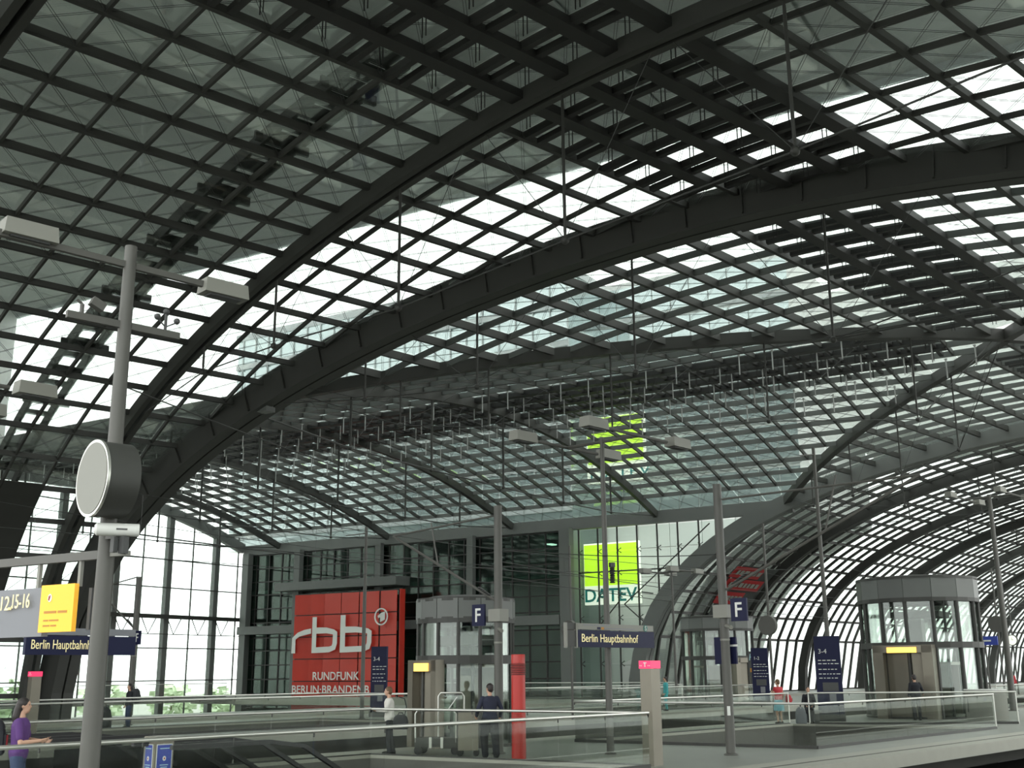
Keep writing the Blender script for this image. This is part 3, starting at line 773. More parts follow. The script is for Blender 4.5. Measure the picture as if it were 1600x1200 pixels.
# ------------------------------------------------------------------ escalators in the nearest well
def escalator(label, x0, w, x1, drop, wd=1.0):
    t = thing('escalator', label, 'escalator', W3(x0, w), math.atan(SL), 'escalators in the nearest well')
    L = (x1 - x0) * math.sqrt(1 + SL * SL); m = MB(); n = 24
    for i in range(n):
        u = i / n; m.box((1.2 + (L - 1.2) * (u + .5 / n), 0, -drop * u - .25), ((L - 1.2) / n + .02, wd, .35))
    obj('step_band', m, 'darkgrey', t)
    for s_ in (-1, 1):
        y = s_ * (wd / 2 + .09)
        line = [Vector((-.9, y, .95)), Vector((.9, y, .95)), Vector((1.6, y, .85)), Vector((L, y, -drop + 1.05))]
        m = MB(); m.sweep(line, .09, .07, (0, 0, 1), .03); obj('handrail', m, 'black', t)
        m = MB(); m.plate([Vector((-.8, y, .1)), Vector((1.2, y, .1)), Vector((L, y, -drop + .15)), Vector((L, y, -drop + .98)), Vector((1.6, y, .8)), Vector((.9, y, .9)), Vector((-.8, y, .9))], .02); obj('balustrade', m, 'railglass', t)
        m = MB(); m.sweep([Vector((-1, y, .06)), Vector((1.2, y, .06)), Vector((L, y, -drop + .12))], .24, .30, (0, 0, 1), .05); obj('skirt', m, 'inox', t)
    return t
escalator('dark escalator going down beside the blue notice pillar', 13.6, 4.2, 23.0, 4.6)
escalator('dark escalator going down in the middle of the nearest well', 13.6, 6.3, 23.0, 4.6)
escalator('dark escalator going down at the far side of the nearest well', 13.6, 8.4, 23.0, 4.6)
# ------------------------------------------------------------------ masts, lamps, signs
EP = Vector((0.981, -0.193, 0)); NP = Vector((0.193, 0.981, 0)); ANG = math.atan2(-0.193, 0.981)
UP = Vector((0, 0, 1))
def lamp_box(parent, c, ang, L=.72, Wd=.30, Hh=.22):
    R = Matrix.Rotation(ang, 3, 'Z'); m = MB(); x, y, z = L / 2, Wd / 2, Hh / 2
    vs = [Vector(p) for p in ((-x, -y, -z), (x, -y, -z), (x, y, -z), (-x, y, -z), (-x * .94, -y * .9, z), (x * .94, -y * .9, z), (x * .94, y * .9, z), (-x * .94, y * .9, z))]
    m.add([R @ v + Vector(c) for v in vs], [(3, 2, 1, 0), (4, 5, 6, 7), (0, 1, 5, 4), (1, 2, 6, 5), (2, 3, 7, 6), (3, 0, 4, 7)])
    o = obj('lamp_housing', m, 'lamp', parent)
    m = MB(); m.box(Vector(c) + Vector((0, 0, -z - .012)), (L * .72, Wd * .62, .03), ang); obj('lamp_lens', m, 'darkgrey', o)
    return o
def pole(parent, h, r0, r1, z0=0.0):
    m = MB(); m.tube([(0, 0, z0), (0, 0, h * .5), (0, 0, h)], [r0, (r0 + r1) / 2, r1], 16); o = obj('pole', m, 'mast', parent, True)
    m = MB(); m.lathe([(r0 * 1.0, .0), (r0 * 1.5, .0), (r0 * 1.5, .03), (r0 * 1.05, .05)], (0, 0, z0), 16); obj('base_collar', m, 'mast', parent, True)
    return o
# nearest mast with twin lamp arm
p1 = thing('lamp_mast', 'tall grey mast close at the left carrying a twin lamp arm', 'mast', (9.93, 12.55, 0)); pole(p1, 7.98, .135, .085)
a = -PHI; e = E1
m = MB(); m.beam(e * -1.9 + UP * 7.72, e * 1.15 + UP * 7.68, .07, .09); obj('cross_arm', m, 'mast', p1)
lamp_box(p1, e * -1.42 + UP * 7.82, a); lamp_box(p1, e * 1.48 + UP * 7.66, a)
m = MB(); m.beam(e * -.82 + UP * 6.80, e * .82 + UP * 6.80, .07, .10); ar = obj('spot_arm', m, 'mast', p1)
m = MB(); c = e * -.62 + UP * 6.98; m.tube([c, c - UP * .16], .03, 8); m.beam(c + e * .12 + UP * .08, c + e * .30 + UP * .0, .12, .12); m.tube([c, c - e * .08 + UP * .05], .02, 6); obj('spotlight', m, 'mast', ar, True)
m = MB(); c = e * .60 + UP * 6.85; m.tube([c, c + UP * .26], .022, 8); m.tube([c + e * -.13 + UP * .16, c + UP * .05, c + e * .17 + UP * .15], .012, 6)
for dx, dz in ((-.13, .18), (0, .28), (.17, .17)): m.ball(c + e * dx + UP * dz, .047, 10, 8)
obj('globe_cluster', m, 'darkgrey', ar, True)
# drum on the mast
dr = thing('drum_housing', 'round drum with a blank grey face fixed to the nearest mast', 'clock', (9.73, 12.36, 4.56))
ax = -E1; sd = UP.cross(ax)
def disc(m, off0, off1, r0, r1, n=40):
    vs = []; 
    for o_, r in ((off0, r0), (off1, r1)):
        vs += [ax * o_ + (sd * math.cos(2 * PI * k / n) + UP * math.sin(2 * PI * k / n)) * r for k in range(n)]
    m.add(vs, [(k, (k + 1) % n, n + (k + 1) % n, n + k) for k in range(n)])
    m.add([vs[k] for k in range(n)], [tuple(range(n))]); m.add([vs[n + k] for k in range(n)], [tuple(range(n))]); return m
obj('drum', disc(MB(), -.22, .22, .50, .50), 'steel', dr, True); obj('rim', disc(MB(), .2, .235, .515, .515), 'chrome', dr, True); obj('face', disc(MB(), .236, .242, .475, .475), 'lamp', dr)
m = MB(); m.box((.12, .1, 0), (.34, .14, .24), -PHI); obj('bracket', m, 'mast', dr)
# white projector housing
R_ = Vector((.795, -.607, 0))
pj = thing('projector', 'long white camera housing clamped to the nearest mast under the drum', 'camera', (9.83, 12.25, 3.90))
m = MB(); m.tube([R_ * -.28, R_ * -.25, R_ * .28, R_ * .285], [.05, .085, .085, .07], 14); obj('housing', m, 'white', pj, True)
m = MB(); m.box(R_ * .06 + Vector((-.052, -.068, 0)), (.14, .004, .022), math.atan2(R_.y, R_.x)); obj('maker_mark', m, 'darkgrey', pj)
m = MB(); m.box(R_ * -.02 + UP * -.2, (.07, .07, .2)); m.box(R_ * .1 + UP * -.2, (.09, .09, .22)); m.tube([R_ * .05 - UP * .06, R_ * .16 - UP * .2, R_ * .12 - UP * .32], .012, 6); obj('control_gear', m, 'darkgrey', pj)
m = MB(); m.box((.06, .15, -.08), (.1, .26, .06)); obj('bracket', m, 'mast', pj)
# sign gantry from nearest mast towards north
sg = thing('sign_beam', 'grey horizontal beam reaching left from the nearest mast above the platform sign', 'beam', (9.93, 12.62, 3.6))
m = MB(); m.beam((0, 0, 0), (0, 6.0, 0), .10, .115); obj('beam', m, 'mast', sg); m = MB(); m.beam((0, -.02, .0), (.05, -.45, .0), .09, .07); obj('beam_end', m, 'lamp', sg)
for y in (.42, 1.3, 3.2): 
    m = MB(); m.beam((0, y, -.05), (0, y, -.4), .05, .05, (1, 0, 0)); obj('hanger', m, 'lamp', sg)
gs = thing('platform_sign', 'grey overhead sign reading 12 and 15-16', 'sign', (9.93, 13.72, 2.56))
m = MB(); m.box((.02, 2.0, .325), (.10, 4.0, .66)); obj('sign_board', m, 'greysign', gs)
L_ = (0, -1, 0)
text('sign_numbers', '-12', .28, 'yellowtx', (9.86, 14.74, 2.93), L_, UP, gs, width=.30)
text('sign_numbers', 'und', .085, 'yellowtx', (9.86, 14.455, 2.93), L_, UP, gs, width=.07)
text('sign_numbers', '15-16', .28, 'yellowtx', (9.86, 14.37, 2.95), L_, UP, gs, width=.38)
text('sign_caption', 'ng', .10, 'yellowtx', (9.86, 14.84, 2.76), L_, UP, gs, width=.09)
ys_ = thing('amber_sign', 'amber notice board with white emblem next to the grey overhead sign', 'sign', (9.86, 13.0, 2.6))
m = MB(); m.box((0, .35, .32), (.07, .70, .63)); obj('sign_board', m, 'orange', ys_)
m = MB(); c = Vector((-.04, .50, .46)); m.add([c + Vector((0, .045 * math.cos(k * PI / 8), .055 * math.sin(k * PI / 8))) for k in range(16)], [tuple(range(16))]); em = obj('emblem', m, 'white', ys_)
m = MB(); m.beam(c + Vector((-.003, .01, -.035)), c + Vector((-.003, -.012, .035)), .004, .012, (1, 0, 0)); m.beam(c + Vector((-.003, .02, -.03)), c + Vector((-.003, .012, .03)), .004, .01, (1, 0, 0)); obj('emblem_stroke', m, 'redpost', em)
M['brownprint'] = mat('brown_print', (0.45, 0.2, 0.03), .6)
m = MB()
for z, segs in ((.27, ((.60, .34), (.31, .12))), (.16, ((.60, .5), (.48, .28))), (.09, ((.60, .46), (.44, .32)))):
    for s0, s1 in segs: m.box((-.037, (s0 + s1) / 2, z), (.004, abs(s0 - s1), .032 if z > .2 else .022))
obj('print_line', m, 'brownprint', ys_)
m = MB(); m.box((.12, -.16, .30), (.05, .06, .55)); obj('side_panel', m, 'darkgrey', ys_)
# station name signs
def name_sign(label, o, L, x_text, wtext, mast_t=None, extra=True):
    """o: left bottom corner (world), runs along EP"""
    t = thing('station_sign', label, 'sign', o, ANG)
    m = MB(); m.box((L / 2, 0, .205), (L, .12, .41)); obj('name_board', m, 'blue', t)
    m = MB(); m.box((L / 2 + .0, 0, .50), (L - .02, .10, .15)); g_ = obj('info_strip', m, 'greysign' if not extra else 'lamp', t)
    text('name_letters', 'Berlin Hauptbahnhof', .285, 'yellowtx', Vector(o) + EP * x_text + NP * -.07 + UP * .125, EP, UP, t, width=wtext)
    return t
ns = name_sign('navy station name sign on the thin lamp mast, grey strip with S mark above', (24.80, 13.62 - .06, 2.60), 3.15, .13, 2.3)
o = Vector((24.80, 13.56, 2.60))
m = MB(); m.tube([(2.78, -.058, .50), (2.78, -.062, .50)], .085, 18); sm = obj('round_mark', m, 'greenS', ns)
text('round_letter', 'S', .17, 'white', o + EP * 2.735 - NP * .07 + UP * .445, EP, UP, ns)
m = MB()
for x0, x1, z in ((.2, .62, .535), (.66, 1.3, .535), (1.05, 2.3, .465)): m.box(((x0 + x1) / 2, -.053, z), (x1 - x0, .004, .024))
obj('print_line', m, 'greysign', ns)
m = MB(); m.box((.83, -.054, .465), (.13, .004, .06)); obj('line_badge', m, 'blue', ns); m = MB(); m.box((1.0 - .02, -.054, .465), (.11, .004, .06)); obj('line_badge', m, 'brownprint', ns)
m = MB(); m.box((-.24, 0, .205), (.42, .10, .38)); m.box((-.24, 0, .50), (.42, .09, .15)); obj('end_box', m, 'steel', ns)
m = MB(); m.box((-.44, -.03, .28), (.05, .08, .6)); m.box((-.05, -.03, .28), (.05, .08, .6)); obj('end_strip', m, 'lamp', ns)
ns2 = name_sign('navy station name sign partly hidden behind the nearest mast', (15.40, 21.88, 2.46), 2.55, .12, 1.50, extra=False)
m = MB(); m.tube([(1.75, .15, -2.46), (1.75, .15, .7)], .07, 12); obj('pole', m, 'mast', ns2, True)
# catenary masts with letters
def letter_mast(label, loc, h, side, boom, letter='F', slim=1.0, dark=False, kind='catenary_mast'):
    t = thing(kind, label, 'mast', loc); pole(t, h, .118 * slim, .108 * slim); L0 = Vector(loc)
    m = MB(); m.box((0, 0, 3.46), (.34, .42, .32), ANG); obj('junction_box', m, 'lamp', t)
    c = NP * (side * .56) - EP * .16 + UP * 3.48
    m = MB(); m.box(c, (.06, .46, .56), ANG); obj('letter_board', m, 'blue', t)
    text('board_letter', letter, .50, 'white', L0 + c - EP * .035 + NP * .13 - UP * .17, -NP, UP, t, bold=.006)
    m = MB(); m.lathe([(.122 * slim, 0), (.122 * slim, .045)], (0, 0, 2.74), 16); obj('band', m, 'lamp', t)
    m = MB(); m.tube([(-.12, -.1, 3.1), (-.3, -.3, 3.05)], .05, 10); obj('camera_stub', m, 'lamp', t, True)
    for (s_, z0, z1, reach, zt) in boom:
        q = MB(); q.tube([NP * s_ * .13 + UP * z0, NP * s_ * reach + UP * z1], .038, 8); q.tube([NP * s_ * .13 + UP * zt, NP * s_ * reach + UP * z1], .028, 8)
        mid = NP * s_ * reach * .55 + UP * (z0 + (z1 - z0) * .55)
        q.tube([mid, NP * s_ * (reach * .62) + UP * (z1 + .25)], .022, 6); b = obj('cantilever', q, 'mast' if not dark else 'cable', t, True)
        i_ = MB()
        for k in range(6): i_.lathe([(.02, 0), (.07, .03), (.02, .06)], NP * s_ * (.35 + k * .07) + UP * (z0 + .12 + k * .04 * 1.0), 10)
        obj('insulator', i_, 'darkgrey', b, True)
    return t
letter_mast('thick grey catenary mast with an F board on its left, by the dark-clothed man', (25.3, 16.15, 0), 6.35, 1, [(1, 3.86, 5.89, 4.24, 6.1)])
pm_ = letter_mast('thick grey catenary mast with an F board on its right, in front of the well', (27.35, 10.7, 0), 6.7, -1, [(-1, 4.0, 6.3, 5.4, 6.3)])
m = MB(); m.box(EP * .2 + NP * .12 + UP * 2.5, (.06, .64, .66), ANG); obj('info_panel', m, 'blue', pm_)
m = MB(); m.box(EP * .165 - NP * .1 + UP * 2.62, (.01, .3, .05), ANG); obj('print_line', m, 'white', pm_)
m = MB(); m.box((-.13, -.05, 1.05), (.03, .07, .22)); obj('number_plate', m, 'white', pm_)
m2_ = letter_mast('grey mast with an F board on the far platform behind the woman with the suitcase', (32.3, 38.6, 0), 6.0, -1, [(1, 3.9, 5.7, 3.6, 6.0)])
letter_mast('grey mast with an E board between the far arches', (69.0, 17.6, 0), 5.6, 1, [(-1, 3.9, 5.8, 4.2, 5.8)], 'E', .9)
# twin bar lamp masts
def h_lamp_mast(label, loc, h, r0=.095, r1=.055, sx=1.2, lx=1.62):
    t = thing('lamp_mast', label, 'mast', loc); pole(t, h, r0, r1)
    m = MB(); m.tube([NP * -sx + UP * (h - .12), NP * sx + UP * (h - .12)], .045, 8); obj('cross_bar', m, 'mast', t, True)
    for s_ in (-1, 1):
        m = MB(); m.tube([NP * s_ * sx - EP * lx * .8 + UP * (h - .12), NP * s_ * sx + EP * lx * .8 + UP * (h - .12)], .045, 8); obj('lamp_bar', m, 'mast', t, True)
        for q in (-1, 1): lamp_box(t, NP * s_ * sx + EP * q * (lx + .2) + UP * (h - .08), ANG, .8, .34, .26)
    return t
lm = h_lamp_mast('slim lamp mast with four lamps behind the station name sign', (26.43, 13.54, 0), 8.12)
m = MB()
for k in range(9): m.lathe([(.05, 0), (.085, .02), (.05, .04)], (.17, -.11, 4.25 + k * .045), 10)
m.lathe([(.085, 0), (.085, .12)], (.17, -.11, 4.66), 10); obj('horn_unit', m, 'darkgrey', lm, True)
h_lamp_mast('lamp mast rising behind the large glass lift at the right', (60.0, 9.1, 0), 10.4, .16, .10)
h_lamp_mast('lamp mast whose left lamp hangs at the photo edge', (12.15, 21.45, 0), 7.75)
h_lamp_mast('lamp mast on the far platform in front of the white wall', (58.0, 25.62, 0), 7.4, .08, .05, .9, 1.0)
# tall slender masts and discs
for lab, x, y, h in (('slender tall mast behind the tall navy timetable board', 46.9, 13.9, 11.2), ('slender mast standing left of the red sign wall edge', 40.9, 33.4, 8.6), ('slender distant mast to the right of the large lift', 84.0, 12.6, 8.5)):
    t = thing('slender_mast', lab, 'mast', (x, y, 0)); pole(t, h, .10, .07); m = MB(); m.tube([(0, 0, h - .3), EP * -1.2 + UP * (h - .5)], .03, 6); obj('stay_arm', m, 'mast', t, True)
def disc_post(label, x, y, z, r, h):
    t = thing('disc_post', label, 'post', (x, y, 0)); m = MB(); m.tube([(0, 0, 0), (0, 0, h)], .055, 8); obj('post', m, 'mast', t, True)
    m = MB(); ax_ = -EP; s_ = UP.cross(ax_); n = 28
    for o0, o1 in ((-.12, .06),):
        vs = [ax_ * o_ + (s_ * math.cos(2 * PI * k / n) + UP * math.sin(2 * PI * k / n)) * r + UP * z + ax_ * .12 for o_ in (o0, o1) for k in range(n)]
        m.add(vs, [(k, (k + 1) % n, n + (k + 1) % n, n + k) for k in range(n)] + [tuple(range(n)), tuple(range(n, 2 * n))])
    obj('disc', m, 'mast', t)
    return t
disc_post('thin post with a round grey disc left of the distant cylindrical lift', 43.8, 19.6 + 7.0 - 2.4, 3.75, .40, 7.4)
disc_post('thin post with a round grey disc right of the distant cylindrical lift', 45.9, 16.0, 3.78, .40, 8.0)
disc_post('thin post with a round grey disc near the right photo edge', 76, 11.9, 4.6, .5, 8.0)
cl = disc_post('thin post with a small lit platform clock far beyond the large lift', 95, 13.9, 4.0, .42, 7.5)
m = MB(); s_ = UP.cross(-EP); m.add([-EP * .185 + (s_ * math.cos(k * PI / 12) + UP * math.sin(k * PI / 12)) * .36 + UP * 4.0 for k in range(24)], [tuple(range(24))]); obj('clock_face', m, 'backlit', cl)
m = MB(); m.beam(-EP * .19 + UP * 4.0, -EP * .19 + UP * 4.25, .02, .03, (1, 0, 0)); m.beam(-EP * .19 + UP * 4.0, -EP * .19 - NP * .15 + UP * 4.05, .02, .03, (1, 0, 0)); obj('clock_hand', m, 'black', cl)
for lab, x, y in (('small blue sign left of the far platform clock', 93, 15.6), ('small blue sign right of the far platform clock', 93, 11.4)):
    t = thing('hanging_sign', lab, 'sign', (x, y, 3.6)); m = MB(); m.box((0, 0, .35), (.1, 2.0, .65), ANG); obj('sign_board', m, 'bluebr', t); m = MB(); m.box((-.06, .1, .35), (.02, 1.2, .12), ANG); obj('print_line', m, 'white', t); m = MB(); m.tube([(0.2, 0, -3.6), (0.2, 0, .9)], .06, 8); obj('post', m, 'mast', t, True)
# overhead line wires
for lab, w in (('overhead contact line above the first far track', 14.3), ('overhead contact line above the second far track', 18.7)):
    t = thing('contact_line', lab, 'wire', W3(0, w, 5.4)); q0 = W3(0, w, 0)
    m = MB(); m.tube([W3(X0, w) - q0, W3(X1, w) - q0], .010, 4); obj('contact_wire', m, 'cable', t)
    pts = []
    for k in range(0, 45):
        x = X0 + k * 5.5; u = (k % 8) / 8.0; pts.append(W3(x, w, 1.55 - .9 * 4 * u * (1 - u)) - q0)
    m = MB(); m.tube(pts, .010, 4); obj('catenary_wire', m, 'cable', t)
    m = MB()
    for k in range(2, 43): p = pts[k]; m.tube([p, (p.x, p.y, 0)], .005, 3)
    obj('dropper', m, 'cable', t)
# span wires between masts
def wire(label, a, b, r=.011, sag=.12):
    a, b = Vector(a), Vector(b); t = thing('span_wire', label, 'wire', a); m = MB(); m.tube([(b - a) * (k / 8) - UP * sag * 4 * (k / 8) * (1 - k / 8) for k in range(9)], r, 4); obj('wire', m, 'cable', t)
wire('thin span wire between the two F masts over the platform', (25.3, 16.0, 5.2), (27.35, 10.8, 4.9)); wire('thin span wire from the nearest mast toward the crossing', (9.93, 12.7, 6.0), (25.3, 16.3, 6.1)); wire('thin lower span wire from the nearest mast across the view', (9.93, 12.7, 3.95), (25.3, 16.3, 4.7)); wire('thin span wire passing in front of the lime sign', (25.4, 16.3, 4.9), (46.2, 13.4, 4.4)); wire('second thin span wire passing in front of the lime sign', (25.4, 16.3, 4.5), (46.2, 13.4, 4.0))
# ------------------------------------------------------------------ red sign wall (rbb)
rw = thing('sign_wall', 'red panel wall with white rbb lettering in the north hall', 'sign', (77.0, 65, -1.4))
RO = Vector((77.0, 65, -1.4))
yc_ = [70.8, 68.97, 67.39, 65.48, 63.46, 61.2, 59.26]; zr = [8.8, 6.95, 5.05, 3.15, 1.25, -.62, -1.35]
tilt = [.20, .16, .03, .0, -.03, -.06]
for i in range(6):
    for j in range(6):
        w_ = yc_[i] - yc_[i + 1] - .10; h_ = zr[j] - zr[j + 1] - .09
        m = MB(); m.box((0, 0, 0), (.05, w_, h_)); obj('panel', m, 'red', rw, loc=Vector((77.0, (yc_[i] + yc_[i + 1]) / 2, (zr[j] + zr[j + 1]) / 2)) - RO, rz=tilt[i])
m = MB()
for y in yc_: m.box(Vector((77.25, y, 3.7)) - RO, (.14, .16, 10.2))
for z in zr: m.box(Vector((77.25, 65.03, z)) - RO, (.14, 11.6, .12))
obj('support_frame', m, 'steel_dk', rw)
m = MB(); m.box(Vector((77.35, 59.05, 3.75)) - RO, (.7, .06, 10.2)); obj('side_panel', m, 'red', rw)
def flat(name, polys, mtl, parent, X, org, ky=.00968, kz=.00745, th=.03):
    m = MB()
    for poly in polys: m.plate([Vector((X, 70.8 - (x - 205) * ky, 8.8 - (y - 215) * kz)) - org for x, y in poly], -th if False else th, (-1, 0, 0))
    return obj(name, m, mtl, parent)
XL = 76.72
flat('letter_r', [[(200, 905), (245, 905), (245, 745), (205, 725)], [(205, 725), (245, 745), (290, 712), (270, 665)], [(270, 665), (290, 712), (430, 680), (430, 622), (350, 635)]], 'white', rw, XL, RO)
def bpoly(x0, xs_, xr, yt):
    return [[(x0, yt), (xs_, yt), (xs_, 905), (x0, 905)], [(xs_, 612), (xs_ + 120, 615), (xs_ + 120, 682), (xs_, 684)], [(xs_ + 120, 615), (xr - 40, 640), (xr - 55, 695), (xs_ + 120, 682)], [(xr - 40, 640), (xr, 670), (xr - 48, 700), (xr - 55, 695)], [(xr, 670), (xr, 800), (xr - 52, 800), (xr - 48, 700)],
            [(xr, 800), (xr - 20, 870), (xr - 60, 825), (xr - 52, 800)], [(xr - 20, 870), (xr - 90, 900), (xr - 90, 835), (xr - 60, 825)], [(xr - 90, 900), (xs_, 905), (xs_, 840), (xr - 90, 835)]]
flat('letter_b', bpoly(445, 495, 742, 490), 'white', rw, XL, RO); flat('letter_b', bpoly(778, 834, 1135, 480), 'white', rw, XL, RO)
ring = []
for k in range(20):
    a0, a1 = 2 * PI * k / 20, 2 * PI * (k + 1) / 20; ring.append([(1238 + 76 * math.cos(a0), 515 + 98 * math.sin(a0)), (1238 + 76 * math.cos(a1), 515 + 98 * math.sin(a1)), (1238 + 62 * math.cos(a1), 515 + 82 * math.sin(a1)), (1238 + 62 * math.cos(a0), 515 + 82 * math.sin(a0))])
flat('round_logo', ring + [[(1200, 505), (1240, 470), (1280, 460), (1280, 550), (1228, 575), (1228, 520), (1208, 530)]], 'white', rw, XL, RO)
text('caption_letters', 'RUNDFUNK', .95, 'white', (XL, 68.26, 1.38), (0, -1, 0), UP, rw, width=5.2, bold=.012)
text('caption_letters', 'BERLIN\u00b7BRANDENB', .95, 'white', (XL, 70.62, .25), (0, -1, 0), UP, rw, width=8.7, bold=.012)
# lime billboard
db = thing('billboard', 'square backlit lime billboard with teal DATEV letters behind the bolted glass', 'sign', (83.0, 42.0, 7.2))
m = MB(); m.box((.1, 0, 2.5), (.3, 5.15, 5.0)); obj('light_case', m, 'backlit', db); m = MB(); m.box((-.06, .0, 3.2), (.05, 4.85, 3.35)); obj('lime_panel', m, 'lime', db)
text('sign_letters', 'DATEV', 1.48, 'tealtx', (82.92, 44.42, 7.45), (0, -1, 0), UP, db, width=4.75, bold=.03)
m = MB(); m.beam((.2, 1.8, 1), (4.0, 1.8, 1), .1, .1); m.beam((.2, -1.8, 1), (4.0, -1.8, 1), .1, .1); m.beam((.2, 0, 4.5), (4.0, 0, 4.5), .1, .1); obj('bracket', m, 'steel', db)
# banner inside the far vault
bn = thing('wall_banner', 'dark advertising banner with slanted red bands on the far vault wall', 'banner', (0, 0, 0))
def Pb(a, d, off=-.5): return Pe(a, d, 0) + Vector((-.0, -.55, -.15))
def strip(name, a0, a1, d0, d1, mtl, off=0.0, skew=0.0):
    m = MB(); n = 8
    for i in range(n):
        u0, u1 = d0 + (d1 - d0) * i / n, d0 + (d1 - d0) * (i + 1) / n; o_ = Vector((-off * .3, -off, -off * .5))
        m.plate([Pb(a0 + skew * i / n, u0) + o_, Pb(a1 + skew * i / n, u0) + o_, Pb(a1 + skew * (i + 1) / n, u1) + o_, Pb(a0 + skew * (i + 1) / n, u1) + o_], .03)
    return obj(name, m, mtl, bn)
M['bannerdk'] = mat('banner_print', (0.035, 0.04, 0.038), .6, 0, .8, 1.2)
M['bannerred'] = mat('banner_red', (0.30, 0.012, 0.014), .6)
strip('banner_cloth', 1.5, 7.4, 30.3, 34.9, 'bannerdk'); 
for a0, a1, d0, d1 in ((0.6, 5.2, 30.4, 31.3), (0.9, 6.6, 31.4, 32.2), (1.0, 5.0, 32.35, 33.1)):
    strip('red_band', a0, a1, d0, d1, 'bannerred', .12)
    m = MB(); x = a0 + .5
    random.seed(int(d0 * 10))
    while x < a1 - .6:
        wl = random.uniform(.3, .7); p = [Pb(x, d0 + (d1 - d0) * .3), Pb(min(x + wl, a1 - .3), d0 + (d1 - d0) * .3), Pb(min(x + wl, a1 - .3), d0 + (d1 - d0) * .7), Pb(x, d0 + (d1 - d0) * .7)]
        m.plate([q + Vector((-.08, -.2, -.1)) for q in p], .02); x += wl + .18
    obj('print_line', m, 'lamp', bn)
# small far advert
t = thing('advert_panel', 'dark advert panel with pale blue HRS letters before the far arches', 'sign', (69.9, 25.3, 0)); m = MB(); m.box((0, 0, 2.35), (.12, 1.15, 1.5)); m.box((0, -.4, .8), (.08, .08, 1.6)); m.box((0, .4, .8), (.08, .08, 1.6)); obj('panel', m, 'darkgrey', t)
M['paleblue'] = mat('pale_blue_print', (.35, .55, .62), .5); text('panel_letters', 'HRS', .58, 'paleblue', (69.82, 25.78, 2.55), (0, -1, 0), UP, t, width=.95, shear=.15); m = MB(); m.box((-.07, 0, 1.95), (.01, .9, .25)); obj('picture', m, 'brownprint', t)
# ------------------------------------------------------------------ glass lifts
def lift(label, c, r, h, zb, zr_, door=-2.6, n=14, light=True):
    t = thing('glass_lift', label, 'lift', (c[0], c[1], 0)); 
    A = lambda k: 2 * PI * k / n
    pt = lambda k, rr, z: Vector((rr * math.cos(A(k)), rr * math.sin(A(k)), z))
    for k in range(n):
        m = MB(); m.tube([pt(k, r, -.02), pt(k, r, h - .2)], .055 * r / 2 + .02, 6); obj('post', m, 'steel', t, True)
        for z0, z1 in ((.06, zr_ - .12), (zr_ + .12, zb - .03)):
            isdoor = z0 < 1 and abs(((A(k + .5) - door + PI) % (2 * PI)) - PI) < A(1) * .8
            m = MB(); m.plate([pt(k, r * .985, z0), pt(k + 1, r * .985, z0), pt(k + 1, r * .985, z1), pt(k, r * .985, z1)], .02)
            obj('door_panel' if isdoor else 'glass_panel', m, 'inox' if isdoor else 'liftglass', t)
        m = MB(); m.plate([pt(k, r * 1.02, zb), pt(k + 1, r * 1.02, zb), pt(k + 1, r * 1.02, h), pt(k, r * 1.02, h)], .05); obj('fascia_panel', m, 'steel_lt', t)
    for z, hh in ((zr_ - .12, .24), (zb - .12, .16), (h - .06, .1), (.0, .08)):
        m = MB(); m.lathe([(r * .93, z), (r * 1.045, z), (r * 1.045, z + hh), (r * .93, z + hh)], (0, 0, 0), n * 2); obj('ring_beam', m, 'steel', t)
    m = MB(); m.lathe([(0.001, h + .18), (r * .7, h + .12), (r * 1.04, h)], (0, 0, 0), n * 2); obj('roof', m, 'steel', t, True)
    # door portal and cab
    dv = Vector((math.cos(door), math.sin(door), 0)); sv = UP.cross(dv)
    m = MB()
    for s_ in (-1, 1): m.box(dv * r * 1.0 + sv * s_ * .42 * r + UP * (zr_ / 2), (.22 * r, .18 * r, zr_), door)
    m.box(dv * r * 1.0 + UP * (zr_ - .16), (.22 * r, 1.0 * r, .3), door); obj('door_portal', m, 'inox', t)
    if light:
        m = MB(); m.box(dv * r * 1.12 + UP * (zr_ - .20), (.04, .50 * r, .22), door); obj('warm_light', m, 'warm', t)
    m = MB(); q = r * .55
    for sx, sy in ((-1, -1), (1, -1), (1, 1), (-1, 1)): m.tube([(sx * q, sy * q, .05), (sx * q, sy * q, zb)], .06, 6)
    m.box((0, 0, zb - .6), (q * 1.6, q * 1.6, .25)); m.box((q * .5, q * .2, zb * .72), (q * .5, q * .4, 1.2)); obj('guide_frame', m, 'steel', t)
    m = MB(); m.box((0, 0, .05), (q * 2, q * 2, .1)); m.box((q * .9, 0, 1.1), (.06, q * 1.8, 2.1)); m.box((0, 0, 2.2), (q * 2, q * 2, .12)); obj('cab', m, 'inox', t)
    return t
lift('glass lift with beige door panel behind the luggage trolleys', (27.75, 18.85), 1.38, 4.05, 3.5, 2.36, door=math.radians(160))
lift('large drum shaped glass lift with warm light at the right', (51.7, 11.25), 2.42, 5.75, 4.85, 2.95, door=math.radians(175))
lift('distant cylindrical glass lift between the F mast and the far arch', (73.2, 29.2), 2.35, 5.4, 4.6, 2.75, door=math.radians(250), light=False)
